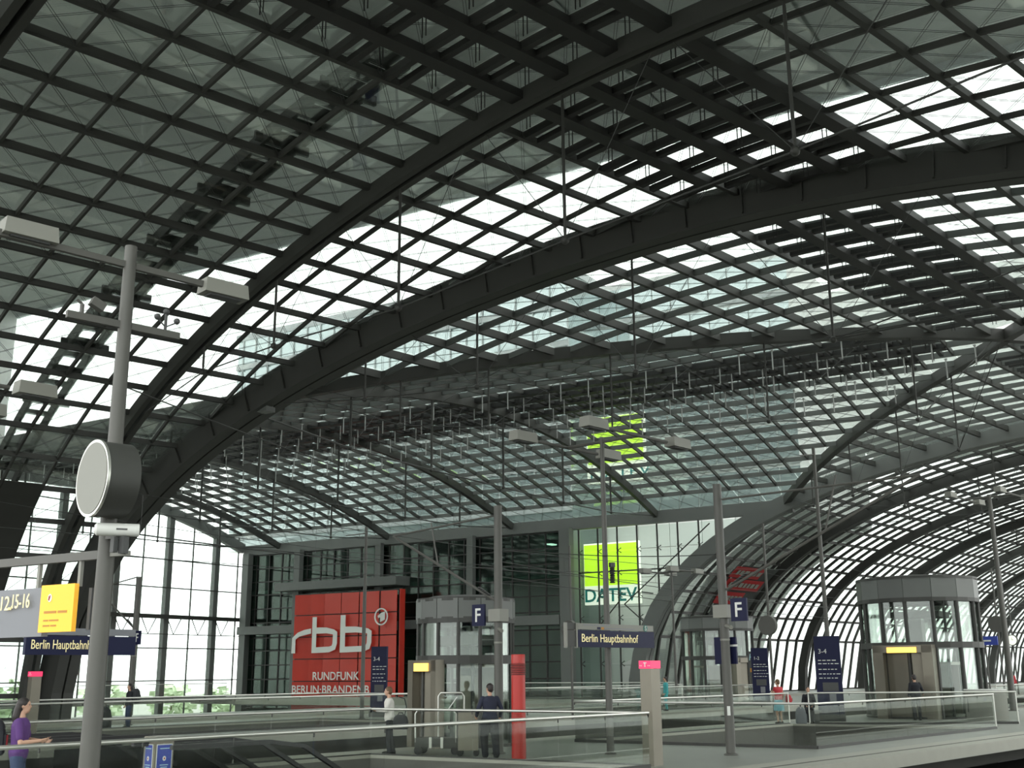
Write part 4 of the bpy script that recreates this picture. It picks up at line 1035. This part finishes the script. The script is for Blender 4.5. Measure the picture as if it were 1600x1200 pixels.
# ------------------------------------------------------------------ platform furniture
t = thing('red_post', 'tall round red post with black louvre rings', 'post', (23.75, 14.60, 0))
m = MB(); m.lathe([(.001, 2.43), (.165, 2.43), (.17, 2.42), (.17, 2.22)], (0, 0, 0), 28); obj('cap', m, 'redpost', t, True)
m = MB(); m.lathe([(.17, 1.95), (.172, .02), (.001, .02)], (0, 0, 0), 28); obj('shaft', m, 'redpost', t, True)
m = MB(); m.lathe([(.15, 1.94), (.15, 2.23)], (0, 0, 0), 28); obj('core', m, 'black', t, True)
for k in range(6):
    m = MB(); m.lathe([(.15, 1.965 + k * .044), (.182, 1.97 + k * .044), (.182, 1.985 + k * .044), (.15, 1.99 + k * .044)], (0, 0, 0), 28); obj('louvre_ring', m, 'redpost', t, True)
def phone(label, loc, h=2.25):
    t = thing('phone_pillar', label, 'pillar', loc, ANG)
    m = MB(); m.box((0, 0, h / 2 - .09), (.34, .30, h - .18)); obj('body', m, 'inox', t)
    m = MB(); m.box((0, 0, h - .09), (.37, .33, .17)); tp = obj('lit_cap', m, 'magenta', t)
    m = MB(); m.box((0.03, .165, 1.2), (.26, .06, .9)); obj('handset_panel', m, 'darkgrey', t)
    text('cap_letter', 'T', .13, 'white', Vector(loc) - EP * .19 + NP * .03 + UP * (h - .135), -NP, UP, t, bold=.006)
    m = MB()
    for y in (.13, .09, -.09, -.13): m.box((-.188, y, h - .115), (.006, .02, .02))
    obj('cap_dot', m, 'white', t)
    return t
phone('grey phone pillar with lit magenta cap by the corner of the near railing', (23.75, 11.12, 0)); phone('grey phone pillar with lit magenta cap at the left photo edge', (19.0, 26.2, 0), 2.0) if False else None
phone('grey phone pillar with lit magenta cap beyond the woman in purple', (25.6, 35.6, 0), 2.15)
# blue notice pillar
t = thing('notice_pillar', 'short metal newel with two blue notices at the escalator head', 'pillar', (13.25, 15.05, 0), math.radians(-10))
m = MB(); m.box((0, 0, .53), (.34, .34, 1.06)); obj('body', m, 'inox', t)
for loc_, d_, nm in (((-.175, -.0, .72), (.012, .20, .42), 'a'), ((.0, -.175, .72), (.26, .012, .42), 'b')):
    m = MB(); m.box(loc_, d_); q = obj('notice', m, 'bluebr', t)
    m = MB(); dd = (.014, .225, .445) if nm == 'a' else (.285, .008, .445); m.box((loc_[0] + (.003 if nm == 'a' else 0), loc_[1] + (.003 if nm == 'b' else 0), .72), dd if nm == 'b' else (.008, .225, .445)); obj('notice_border', m, 'white', q)
    m = MB(); c_ = Vector(loc_) + (Vector((-.009, 0, 0)) if nm == 'a' else Vector((0, -.009, 0)))
    dv = Vector((0, 1, 0)) if nm == 'a' else Vector((1, 0, 0)); m.add([c_ + dv * .032 * math.cos(k * PI / 8) + UP * .038 * math.sin(k * PI / 8) for k in range(16)], [tuple(range(16))]); obj('emblem', m, 'white', q)
    m = MB(); c2 = c_ * 1.0 + (Vector((-.003, 0, 0)) if nm == 'a' else Vector((0, -.003, 0))); m.add([c2 + dv * .013 * math.cos(k * PI / 6) + UP * .015 * math.sin(k * PI / 6) for k in range(12)], [tuple(range(12))]); obj('emblem_dot', m, 'redpost', q)
    m = MB()
    for z_, l_ in ((.155, .17), (-.10, .15), (-.135, .12), (-.165, .16)): m.box(c_ + UP * z_, (.004, l_, .014) if nm == 'a' else (l_, .004, .014))
    obj('print_line', m, 'paleblue', q)
# timetable boards
def board(label, loc, w=1.0, h=3.3, head='3-4', mirror=False):
    t = thing('timetable_board', label, 'board', loc, ANG - PI / 2 + math.radians(25))
    m = MB(); m.box((0, 0, h / 2 + .12), (w, .16, h - .24)); obj('board', m, 'blue', t); m = MB(); m.box((0, 0, .13), (w * 1.06, .3, .26)); obj('plinth', m, 'darkgrey', t)
    m = MB(); random.seed(5)
    for k, z in enumerate((2.35, 2.22, 2.0, 1.82, 1.66)):
        x = -w * .38
        while x < w * .36:
            l_ = random.uniform(.05, .16); m.box((x + l_ / 2, -.083, z * h / 3.3), (l_, .004, .03)); x += l_ + .05
    obj('print_line', m, 'white', t)
    m = MB(); m.box((.04, -.083, 1.32 * h / 3.3), (w * .6, .006, .34)); obj('screen', m, 'darkgrey', t); m = MB(); m.box((0.1, -.084, .9 * h / 3.3), (.26, .004, .34)); m.box((0.1, -.085, .9 * h / 3.3), (.10, .006, .08)); obj('pictogram', m, 'greysign', t)
    Rm = Matrix.Rotation(ANG - PI / 2 + math.radians(25), 3, 'Z')
    text('board_numbers', head, .26, 'white', Vector(loc) + Rm @ Vector((-w * .36, -.09, 2.62 * h / 3.3)), Rm @ Vector((1, 0, 0)), UP, t)
    return t
board('tall navy timetable board beside the woman with the red bag', (46.2, 13.75, 0)); board('tall navy timetable board in front of the red sign wall', (43.1, 34.2, 0), .8, 3.2, '3-4'); board('tall navy timetable board standing near the foot of the far arch', (64.0, 23.0, 0), .95, 3.2, '1-2')
# curved counters
def counter(label, loc, w, h, rz):
    t = thing('curved_counter', label, 'counter', loc, rz); n = 14; R0 = w * .75; half = math.asin(.5 / .75)
    arc = [(R0 * math.sin(-half + 2 * half * k / n), -R0 * math.cos(-half + 2 * half * k / n) + R0 * .7) for k in range(n + 1)]
    m = MB(); m.prism(arc + [(w / 2, .12), (-w / 2, .12)], 0.02, h - .05); obj('body', m, 'lamp', t, True)
    m = MB(); m.prism([(x * 1.02, y * 1.02) for x, y in arc] + [(w * .51, .14), (-w * .51, .14)], h - .05, h); obj('top', m, 'white', t)
    m = MB(); m.tube([(-.05, arc[n // 2][1] - .004, h * .68), (-.05, arc[n // 2][1] - .012, h * .68)], .06, 14); obj('round_badge', m, 'greysign', t)
    m = MB(); m.box((-w * .44, arc[1][1] - .02, h * .5), (.05, .02, h * .45)); obj('side_print', m, 'darkgrey', t)
counter('curved pale metal counter at the right end of the near well', (48.7, 8.35, 0), 1.55, 1.2, math.radians(-78)); counter('small curved pale counter beside the distant cylindrical lift', (61.5, 28.8, 0), 1.1, 1.0, math.radians(-60))
# luggage trolleys
def trolley(label, loc, rz, panel=True):
    t = thing('luggage_trolley', label, 'trolley', loc, rz, 'luggage trolleys by the lift')
    m = MB(); m.box((0, 0, .30), (1.15, .62, .22)); obj('base_tray', m, 'steel', t)
    for x in (-.48, .48):
        for y in (-.26, .26):
            m = MB(); m.tube([(x, y - .03, .11), (x, y + .03, .11)], .11, 14); obj('wheel', m, 'black', t, True)
    m = MB(); m.tube([(-.55, -.29, .3), (-.56, -.29, 1.0), (-.50, -.29, 1.08), (.42, -.29, 1.08), (.50, -.29, 1.0), (.50, -.29, .3)], .022, 8); obj('side_frame', m, 'chrome', t, True)
    m = MB(); m.tube([(-.1, .3, .3), (-.1, .3, 1.42), (-.04, .3, 1.5), (.52, .3, 1.5), (.58, .3, 1.42), (.58, .3, .3)], .022, 8); obj('rear_frame', m, 'chrome', t, True)
    if panel:
        m = MB(); m.box((.24, .3, 1.22), (.6, .012, .44)); obj('ad_panel', m, 'liftglass', t); m = MB(); m.beam((.14, .285, 1.05), (.40, .285, 1.40), .05, .02); obj('ad_stroke', m, 'white', t)
    for x in (-.15, .15):
        m = MB(); m.box((x, -.33, .30), (.07, .05, .26)); obj('bumper', m, 'chrome', t)
    return t
tr = trolley('luggage trolley with tall bent frame and clear panel beside the man', (24.5, 17.45, 0), math.radians(-68))
t = thing('waste_bin', 'boxy stainless waste bin on wheels next to the luggage trolley', 'bin', (24.35, 16.45, 0), math.radians(-58))
m = MB(); m.box((0, 0, .60), (.50, .46, .92)); obj('body', m, 'inox', t); m = MB(); m.box((0, 0, 1.08), (.54, .50, .05)); obj('lid', m, 'darkgrey', t)
for x in (-.2, .2):
    m = MB(); m.tube([(x, -.2, .08), (x, .2, .08)], .08, 12); obj('wheel', m, 'black', t, True)
# backpack, suitcase, bags
def bag(name, label, loc, d, mtl, rz=0.0, handle=True, cat='bag'):
    t = thing(name, label, cat, loc, rz); m = MB(); x, y, z = d
    rings = [(0.0, .86), (.06, 1.0), (.55, .98), (.85, .80), (1.0, .45)]; n = 16; vs = []
    for u, k in rings:
        for i in range(n):
            a = 2 * PI * i / n; c, s_ = math.cos(a), math.sin(a); f = 1 / max(abs(c) ** 4 + abs(s_) ** 4, 1e-6) ** .25
            vs.append((x / 2 * k * c * f, y / 2 * k * s_ * f, z * u))
    fs = [(j * n + i, j * n + (i + 1) % n, (j + 1) * n + (i + 1) % n, (j + 1) * n + i) for j in range(len(rings) - 1) for i in range(n)] + [tuple(range(n - 1, -1, -1)), tuple(range((len(rings) - 1) * n, len(rings) * n))]
    m.add(vs, fs); obj('body', m, mtl, t, True)
    if handle:
        m = MB(); m.tube([(-x * .18, 0, z * .97), (-x * .12, 0, z * 1.12), (x * .12, 0, z * 1.12), (x * .18, 0, z * .97)], .014, 6); obj('handle', m, 'black', t, True)
    m = MB(); m.box((0, -y * .5 + .0, z * .38), (x * .62, .03, z * .4)); obj('pocket', m, mtl, t)
    return t
M['bagdk'] = mat('dark_fabric', (.028, .03, .034), .85); M['baggrey'] = mat('grey_fabric', (.12, .13, .14), .85); M['bagred'] = mat('red_fabric', (.38, .02, .03), .7)
bp = bag('backpack', 'grey and black backpack standing on the platform beside the woman in the blue skirt', (43.55, 14.15, 0), (.55, .40, .62), 'baggrey', .4); m = MB(); m.ball((-.02, 0, .52), (.18, .15, .12), 12, 8); obj('pale_top', m, 'lamp', bp, True)
sc = bag('suitcase', 'dark wheeled suitcase beside the long haired woman', (29.55, 36.75, 0), (.62, .42, .82), 'bagdk', -.9, cat='suitcase')
for s_ in (-1, 1):
    m = MB(); m.tube([(s_ * .2, -.03, .04), (s_ * .2, .03, .04)], .045, 10); obj('wheel', m, 'black', sc, True)
t = thing('bench', 'low dark bench behind the backpack by the timetable board', 'bench', (45.25, 14.35, 0), ANG + .9); m = MB(); m.box((0, 0, .42), (1.3, .42, .06)); obj('seat', m, 'darkgrey', t); m = MB(); m.box((-.5, 0, .2), (.06, .36, .4)); m.box((.5, 0, .2), (.06, .36, .4)); obj('leg', m, 'darkgrey', t)
# ------------------------------------------------------------------ people
M['skin'] = mat('skin', (.50, .30, .21), .6); M['hairdk'] = mat('dark_hair', (.018, .013, .012), .5); M['hairbr'] = mat('brown_hair', (.12, .065, .03), .5)
M['clwhite'] = mat('white_jacket', (.62, .60, .56), .85); M['cldark'] = mat('dark_cloth', (.012, .013, .018), .9); M['clnavy'] = mat('navy_cloth', (.02, .024, .045), .9)
M['cljean'] = mat('blue_jeans', (.035, .055, .12), .9); M['clpurple'] = mat('purple_cloth', (.09, .035, .16), .85); M['clred'] = mat('red_cloth', (.42, .03, .04), .8); M['clblue'] = mat('light_blue_cloth', (.16, .42, .50), .8)
M['clteal'] = mat('turquoise_cloth', (.05, .32, .33), .8); M['eye'] = mat('eye_dark', (.02, .015, .012), .3); M['lip'] = mat('lips', (.42, .15, .13), .6)
def remesh(o, v, it=6):
    r = o.modifiers.new('remesh', 'REMESH'); r.mode = 'VOXEL'; r.voxel_size = v; r.use_smooth_shade = True
    s_ = o.modifiers.new('smooth', 'SMOOTH'); s_.iterations = it; s_.factor = .5
    return o
def limb(m, pts, rs, n=10):
    pts = [Vector(p) for p in pts]; P = []; Rr = []
    for i in range(len(pts) - 1):
        for k in range(4): P.append(pts[i].lerp(pts[i + 1], k / 4)); Rr.append(rs[i] + (rs[i + 1] - rs[i]) * k / 4)
    P.append(pts[-1]); Rr.append(rs[-1]); m.tube(P, Rr, n)
    for p, r in zip(pts, rs): m.ball(p, r * .99, n, 6)
def torso(m, secs):
    n = 18; vs = []
    for z, rx, ry, x0, y0 in secs:
        vs += [(x0 + rx * math.cos(2 * PI * k / n), y0 + ry * math.sin(2 * PI * k / n), z) for k in range(n)]
    q = len(secs); m.add(vs, [(j * n + k, j * n + (k + 1) % n, (j + 1) * n + (k + 1) % n, (j + 1) * n + k) for j in range(q - 1) for k in range(n)] + [tuple(range(n - 1, -1, -1)), tuple(range((q - 1) * n, q * n))])
def hand(m, wr, dirn, palm_n, s=1.0, curl=.5):
    d = Vector(dirn).normalized(); pn = Vector(palm_n); pn = (pn - d * pn.dot(d)).normalized(); sd = d.cross(pn); w = Vector(wr)
    R = Matrix((sd, d, pn)).transposed(); m.ball(w + d * .05 * s, (.040 * s, .055 * s, .016 * s), 10, 8, R)
    for i, L in enumerate((.070, .080, .074, .058)):
        b = w + d * .088 * s + sd * (-.030 + .020 * i) * s; k1 = b + (d * math.cos(curl * .6) + pn * math.sin(curl * .6)) * L * .5 * s; k2 = k1 + (d * math.cos(curl * 1.6) + pn * math.sin(curl * 1.6)) * L * .5 * s
        m.tube([b - d * .02 * s, k1, k2], [.0095 * s, .0088 * s, .007 * s], 6)
    b = w + d * .03 * s - sd * .034 * s; m.tube([b, b + (d * .55 - sd * .7 + pn * .3) * .035 * s, b + (d * .9 - sd * .55 + pn * .55) * .062 * s], [.012 * s, .0105 * s, .008 * s], 6)
def person(label, loc, face, H=1.72, la=None, ra=None, ll=None, rl=None, lean=0.0, top='cldark', bot='cldark', hair='hairdk', long_hair=False, sleeve=1.0, skirt=None, vox=.013, baggy=1.0, head_dir=None, dress=None, pel=.0, hips=1.0):
    """body faces local +y; arms and legs as (elbow, wrist) / (knee, ankle) in metres for a 1.75 m figure"""
    k = H / 1.75; f = Vector(face); rz = math.atan2(-f.x, f.y)
    la = la or ((-.25, -.03, 1.14), (-.26, .08, .90)); ra = ra or ((.25, -.03, 1.14), (.26, .08, .90))
    ll = ll or ((-.10, .03, .50), (-.10, -.02, .08)); rl = rl or ((.10, .03, .50), (.10, -.02, .08))
    ly = lambda z: lean * max(0, z - .95)
    sh = lambda s_: Vector((s_ * .175, ly(1.40), 1.40 + pel)); pz = .95 + pel
    hd = Vector((0, ly(1.64) + .02, 1.635 + pel))
    secs = [(pz - .10, .13, .095, 0, 0), (pz, .165, .115, 0, 0), (pz + .13, .135, .095, 0, ly(1.08)), (pz + .28, .150, .105, 0, ly(1.23)), (pz + .40, .172, .108, 0, ly(1.35)), (pz + .475, .12, .08, 0, ly(1.42)), (pz + .50, .055, .055, 0, ly(1.45))]
    b = MB(); torso(b, secs); limb(b, [(0, ly(1.42), 1.42 + pel), (0, ly(1.56), 1.56 + pel)], [.056, .052])
    Rh = Matrix.Rotation(head_dir or 0.0, 3, 'Z')
    def hp(x, y, z): return hd + Rh @ Vector((x, y, z))
    b.ball(hd + Vector((0, 0, .02)), (.076, .094, .098), 16, 12, Rh); b.ball(hp(0, .028, -.045), (.056, .068, .072), 14, 10, Rh)
    b.tube([hp(0, .088, .022), hp(0, .108, -.018), hp(0, .092, -.026)], [.009, .014, .008], 8)
    for s_ in (-1, 1): b.ball(hp(s_ * .077, -.005, .0), (.010, .020, .030), 8, 6, Rh)
    for s_, (e_, w_) in ((-1, la), (1, ra)): limb(b, [sh(s_), Vector(e_) + UP * pel * (1 if e_ else 0), Vector(w_) + UP * pel], [.050, .040, .027]); d_ = Vector(w_) - Vector(e_); hand(b, Vector(w_) + UP * pel + d_.normalized() * .0, d_, (-s_ * .6, .5, .3), 1.0, .7)
    for s_, (kn, an) in ((-1, ll), (1, rl)): limb(b, [(s_ * .088, 0, pz - .06), kn, an], [.085, .056, .038])
    Ks = Matrix.Diagonal((k, k, k)); b.v = [tuple(Ks @ Vector(v)) for v in b.v]
    body = obj('person', b, 'skin', None, True, loc, rz); remesh(body, vox * .8, 3); tag(body, label, 'person')
    def part(name, mm, mtl, v=None, it=6):
        mm.v = [tuple(Ks @ Vector(q)) for q in mm.v]; o = obj(name, mm, mtl, body, True)
        if v: remesh(o, v, it)
        return o
    # clothes
    g = 1.16
    if dress is None or True:
        m = MB(); torso(m, [(z, rx * g + .012, ry * g + .014, x, y) for z, rx, ry, x, y in secs[(0 if not skirt else 1):-1]] + [(pz + .515, .068, .068, 0, ly(1.46))])
        for s_, (e_, w_) in ((-1, la), (1, ra)):
            e2, w2 = Vector(e_) + UP * pel, Vector(w_) + UP * pel
            if sleeve >= 1: limb(m, [sh(s_), e2, e2.lerp(w2, .92)], [.070, .056, .045])
            elif sleeve > 0: limb(m, [sh(s_), sh(s_).lerp(e2, sleeve)], [.070, .062])
        part('top', m, top, vox)
    m = MB()
    if skirt:
        torso(m, [(skirt, .25, .20, 0, 0), (pz - .15, .21, .165, 0, 0), (pz + .10, .155, .115, 0, 0)]); part('skirt', m, bot, vox)
    else:
        torso(m, [(pz - .14, .15, .115, 0, 0), (pz - .02, .182, .132, 0, 0), (pz + .08, .162, .118, 0, 0)])
        for s_, (kn, an) in ((-1, ll), (1, rl)): limb(m, [(s_ * .09, 0, pz - .08), kn, an], [.105 * baggy, .076 * baggy, .062 * baggy])
        part('trousers', m, bot, vox)
    # hair
    m = MB(); m.ball(hp(0, -.018, .040), (.089, .100, .096), 16, 12, Rh); m.ball(hp(0, -.045, -.01), (.082, .070, .085), 14, 10, Rh)
    if long_hair: limb(m, [hp(0, -.06, 0), hp(0, -.095, -.16), hp(0, -.10, -.27)], [.075, .072, .045])
    cut = MB(); part('hair', m, hair, vox * .8, 3)
    m = MB()
    for s_ in (-1, 1): m.ball(hp(s_ * .030, .082, .020), .0085, 8, 6)
    part('eyes', m, 'eye'); m = MB(); m.ball(hp(0, .090, -.058), (.022, .008, .007), 8, 6, Rh); part('mouth', m, 'lip')
    for s_, (kn, an) in ((-1, ll), (1, rl)):
        a_ = Vector(an); m = MB(); R0 = Matrix.Rotation(0, 3, 'Z'); m.ball(a_ + Vector((0, .065, -.035)), (.047, .135, .045), 14, 8); m.ball(a_ + Vector((0, -.02, -.02)), (.045, .055, .055), 12, 8); m.box(a_ + Vector((0, .055, -.073)), (.078, .235, .014)); part('shoe', m, 'black', None)
    return body
IL = Vector((-.528, .849, 0)); IR = -IL; AW = Vector((.85, .526, 0))
LOC = lambda x, y, z=0: (x, y, z)
wp_ = person('person in a white jacket and dark trousers reading a paper at the railing corner', (23.9, 18.60, 0), IL + AW * -.15, 1.66, la=((-.24, .12, 1.14), (-.10, .36, 1.16)), ra=((.25, .10, 1.12), (.08, .36, 1.14)), ll=((-.09, .03, .50), (-.08, .0, .08)), rl=((.09, -.04, .50), (.10, -.12, .08)), top='clwhite', bot='cldark', hair='hairbr', baggy=.95, lean=.04)
t = thing('paper', 'small white paper held by the person in the white jacket', 'paper', Vector((23.9, 18.60, 1.11)) + IL.normalized() * .42); m = MB(); m.box((0, 0, 0), (.16, .20, .006), math.radians(30), Matrix.Rotation(.6, 3, 'Z') @ Matrix.Rotation(.5, 3, 'X')); obj('sheet', m, 'white', t); m = MB(); m.box((0.0, 0.0, .006), (.11, .015, .003), .6); obj('print_line', m, 'greysign', t)
sb = bag('shoulder_bag', 'black shoulder bag at the hip of the person in the white jacket', (23.78 + .12, 18.60 - .36, .62), (.40, .18, .36), 'bagdk', math.radians(120), True)
m = MB(); m.tube([(-.10, .02, .33), (-.16, .12, .55), (-.12, .22, .76), (.02, .24, .80)], .014, 6); obj('strap', m, 'bagdk', sb, True)
person('person in navy jacket and loose black trousers walking away beside the red post', (23.95, 15.55, 0), AW + IL * .25, 1.74, la=((-.30, -.02, 1.15), (-.30, .16, .98)), ra=((.30, .0, 1.15), (.30, .16, .96)), ll=((-.12, .10, .50), (-.11, .02, .08)), rl=((.13, -.02, .50), (.12, -.20, .10)), top='clnavy', bot='cldark', hair='hairdk', baggy=1.35, head_dir=.5)
person('person with long dark hair, dark jacket and jeans standing by a suitcase', (30.6, 36.6, 0), IL + AW * -.6, 1.66, la=((-.24, .02, 1.12), (-.16, .22, 1.18)), top='cldark', bot='cljean', long_hair=True, baggy=1.0)
bag('backpack', 'black backpack worn by the long haired person in jeans', (30.76, 36.47, .93), (.42, .30, .55), 'bagdk', .3)
person('person in a purple t-shirt facing right at the head of the escalator', (11.1, 15.66, 0), IR + AW * .2, 1.70, la=((-.25, .08, 1.12), (-.14, .34, 1.10)), ra=((.25, .06, 1.10), (.14, .32, 1.12)), top='clpurple', bot='cljean', sleeve=.75, long_hair=True)
bpk = bag('backpack', 'dark backpack with coloured pocket behind the person in purple', (10.90, 15.98, .88), (.40, .30, .52), 'bagdk', .9); m = MB(); m.box((0, -.17, .2), (.2, .03, .18)); obj('coloured_pocket', m, 'bagred', bpk)
person('person in a red top and light blue skirt standing by the backpack', (43.15, 14.85, 0), IL * .5 + AW * .8, 1.64, la=((-.24, .06, 1.14), (-.12, .24, 1.25)), top='clred', bot='clblue', hair='hairbr', skirt=.52, sleeve=.3, head_dir=.4)
bag('handbag', 'red handbag hanging at the side of the person in the light blue skirt', (43.22, 14.48, .78), (.50, .20, .30), 'bagred', .5)
person('dark figure seated on the bench behind the backpack', (45.25, 14.35, -.36), IL * .2 - AW, 1.70, ll=((-.10, .42, .86), (-.10, .40, .45)), rl=((.10, .42, .86), (.10, .40, .45)), la=((-.25, .08, 1.12), (-.12, .32, 1.0)), ra=((.25, .08, 1.12), (.12, .32, 1.0)), vox=.018)
person('person in black standing before the warm lit door of the large lift', (48.2, 10.9, 0), AW, 1.76, vox=.018, ra=((.30, .05, 1.15), (.40, .25, 1.02)))
person('person in red far off on the middle platform, the left one of two', (88.0, 13.2, 0), -AW, 1.72, top='clred', vox=.03); person('person in dark red far off on the middle platform, the right one of two', (88.2, 12.0, 0), -AW, 1.74, top='bagred', vox=.03)
person('person in turquoise half hidden behind the phone pillar with the magenta cap', (54.7, 24.75, 0), IL, 1.68, top='clteal', bot='clteal', vox=.025)
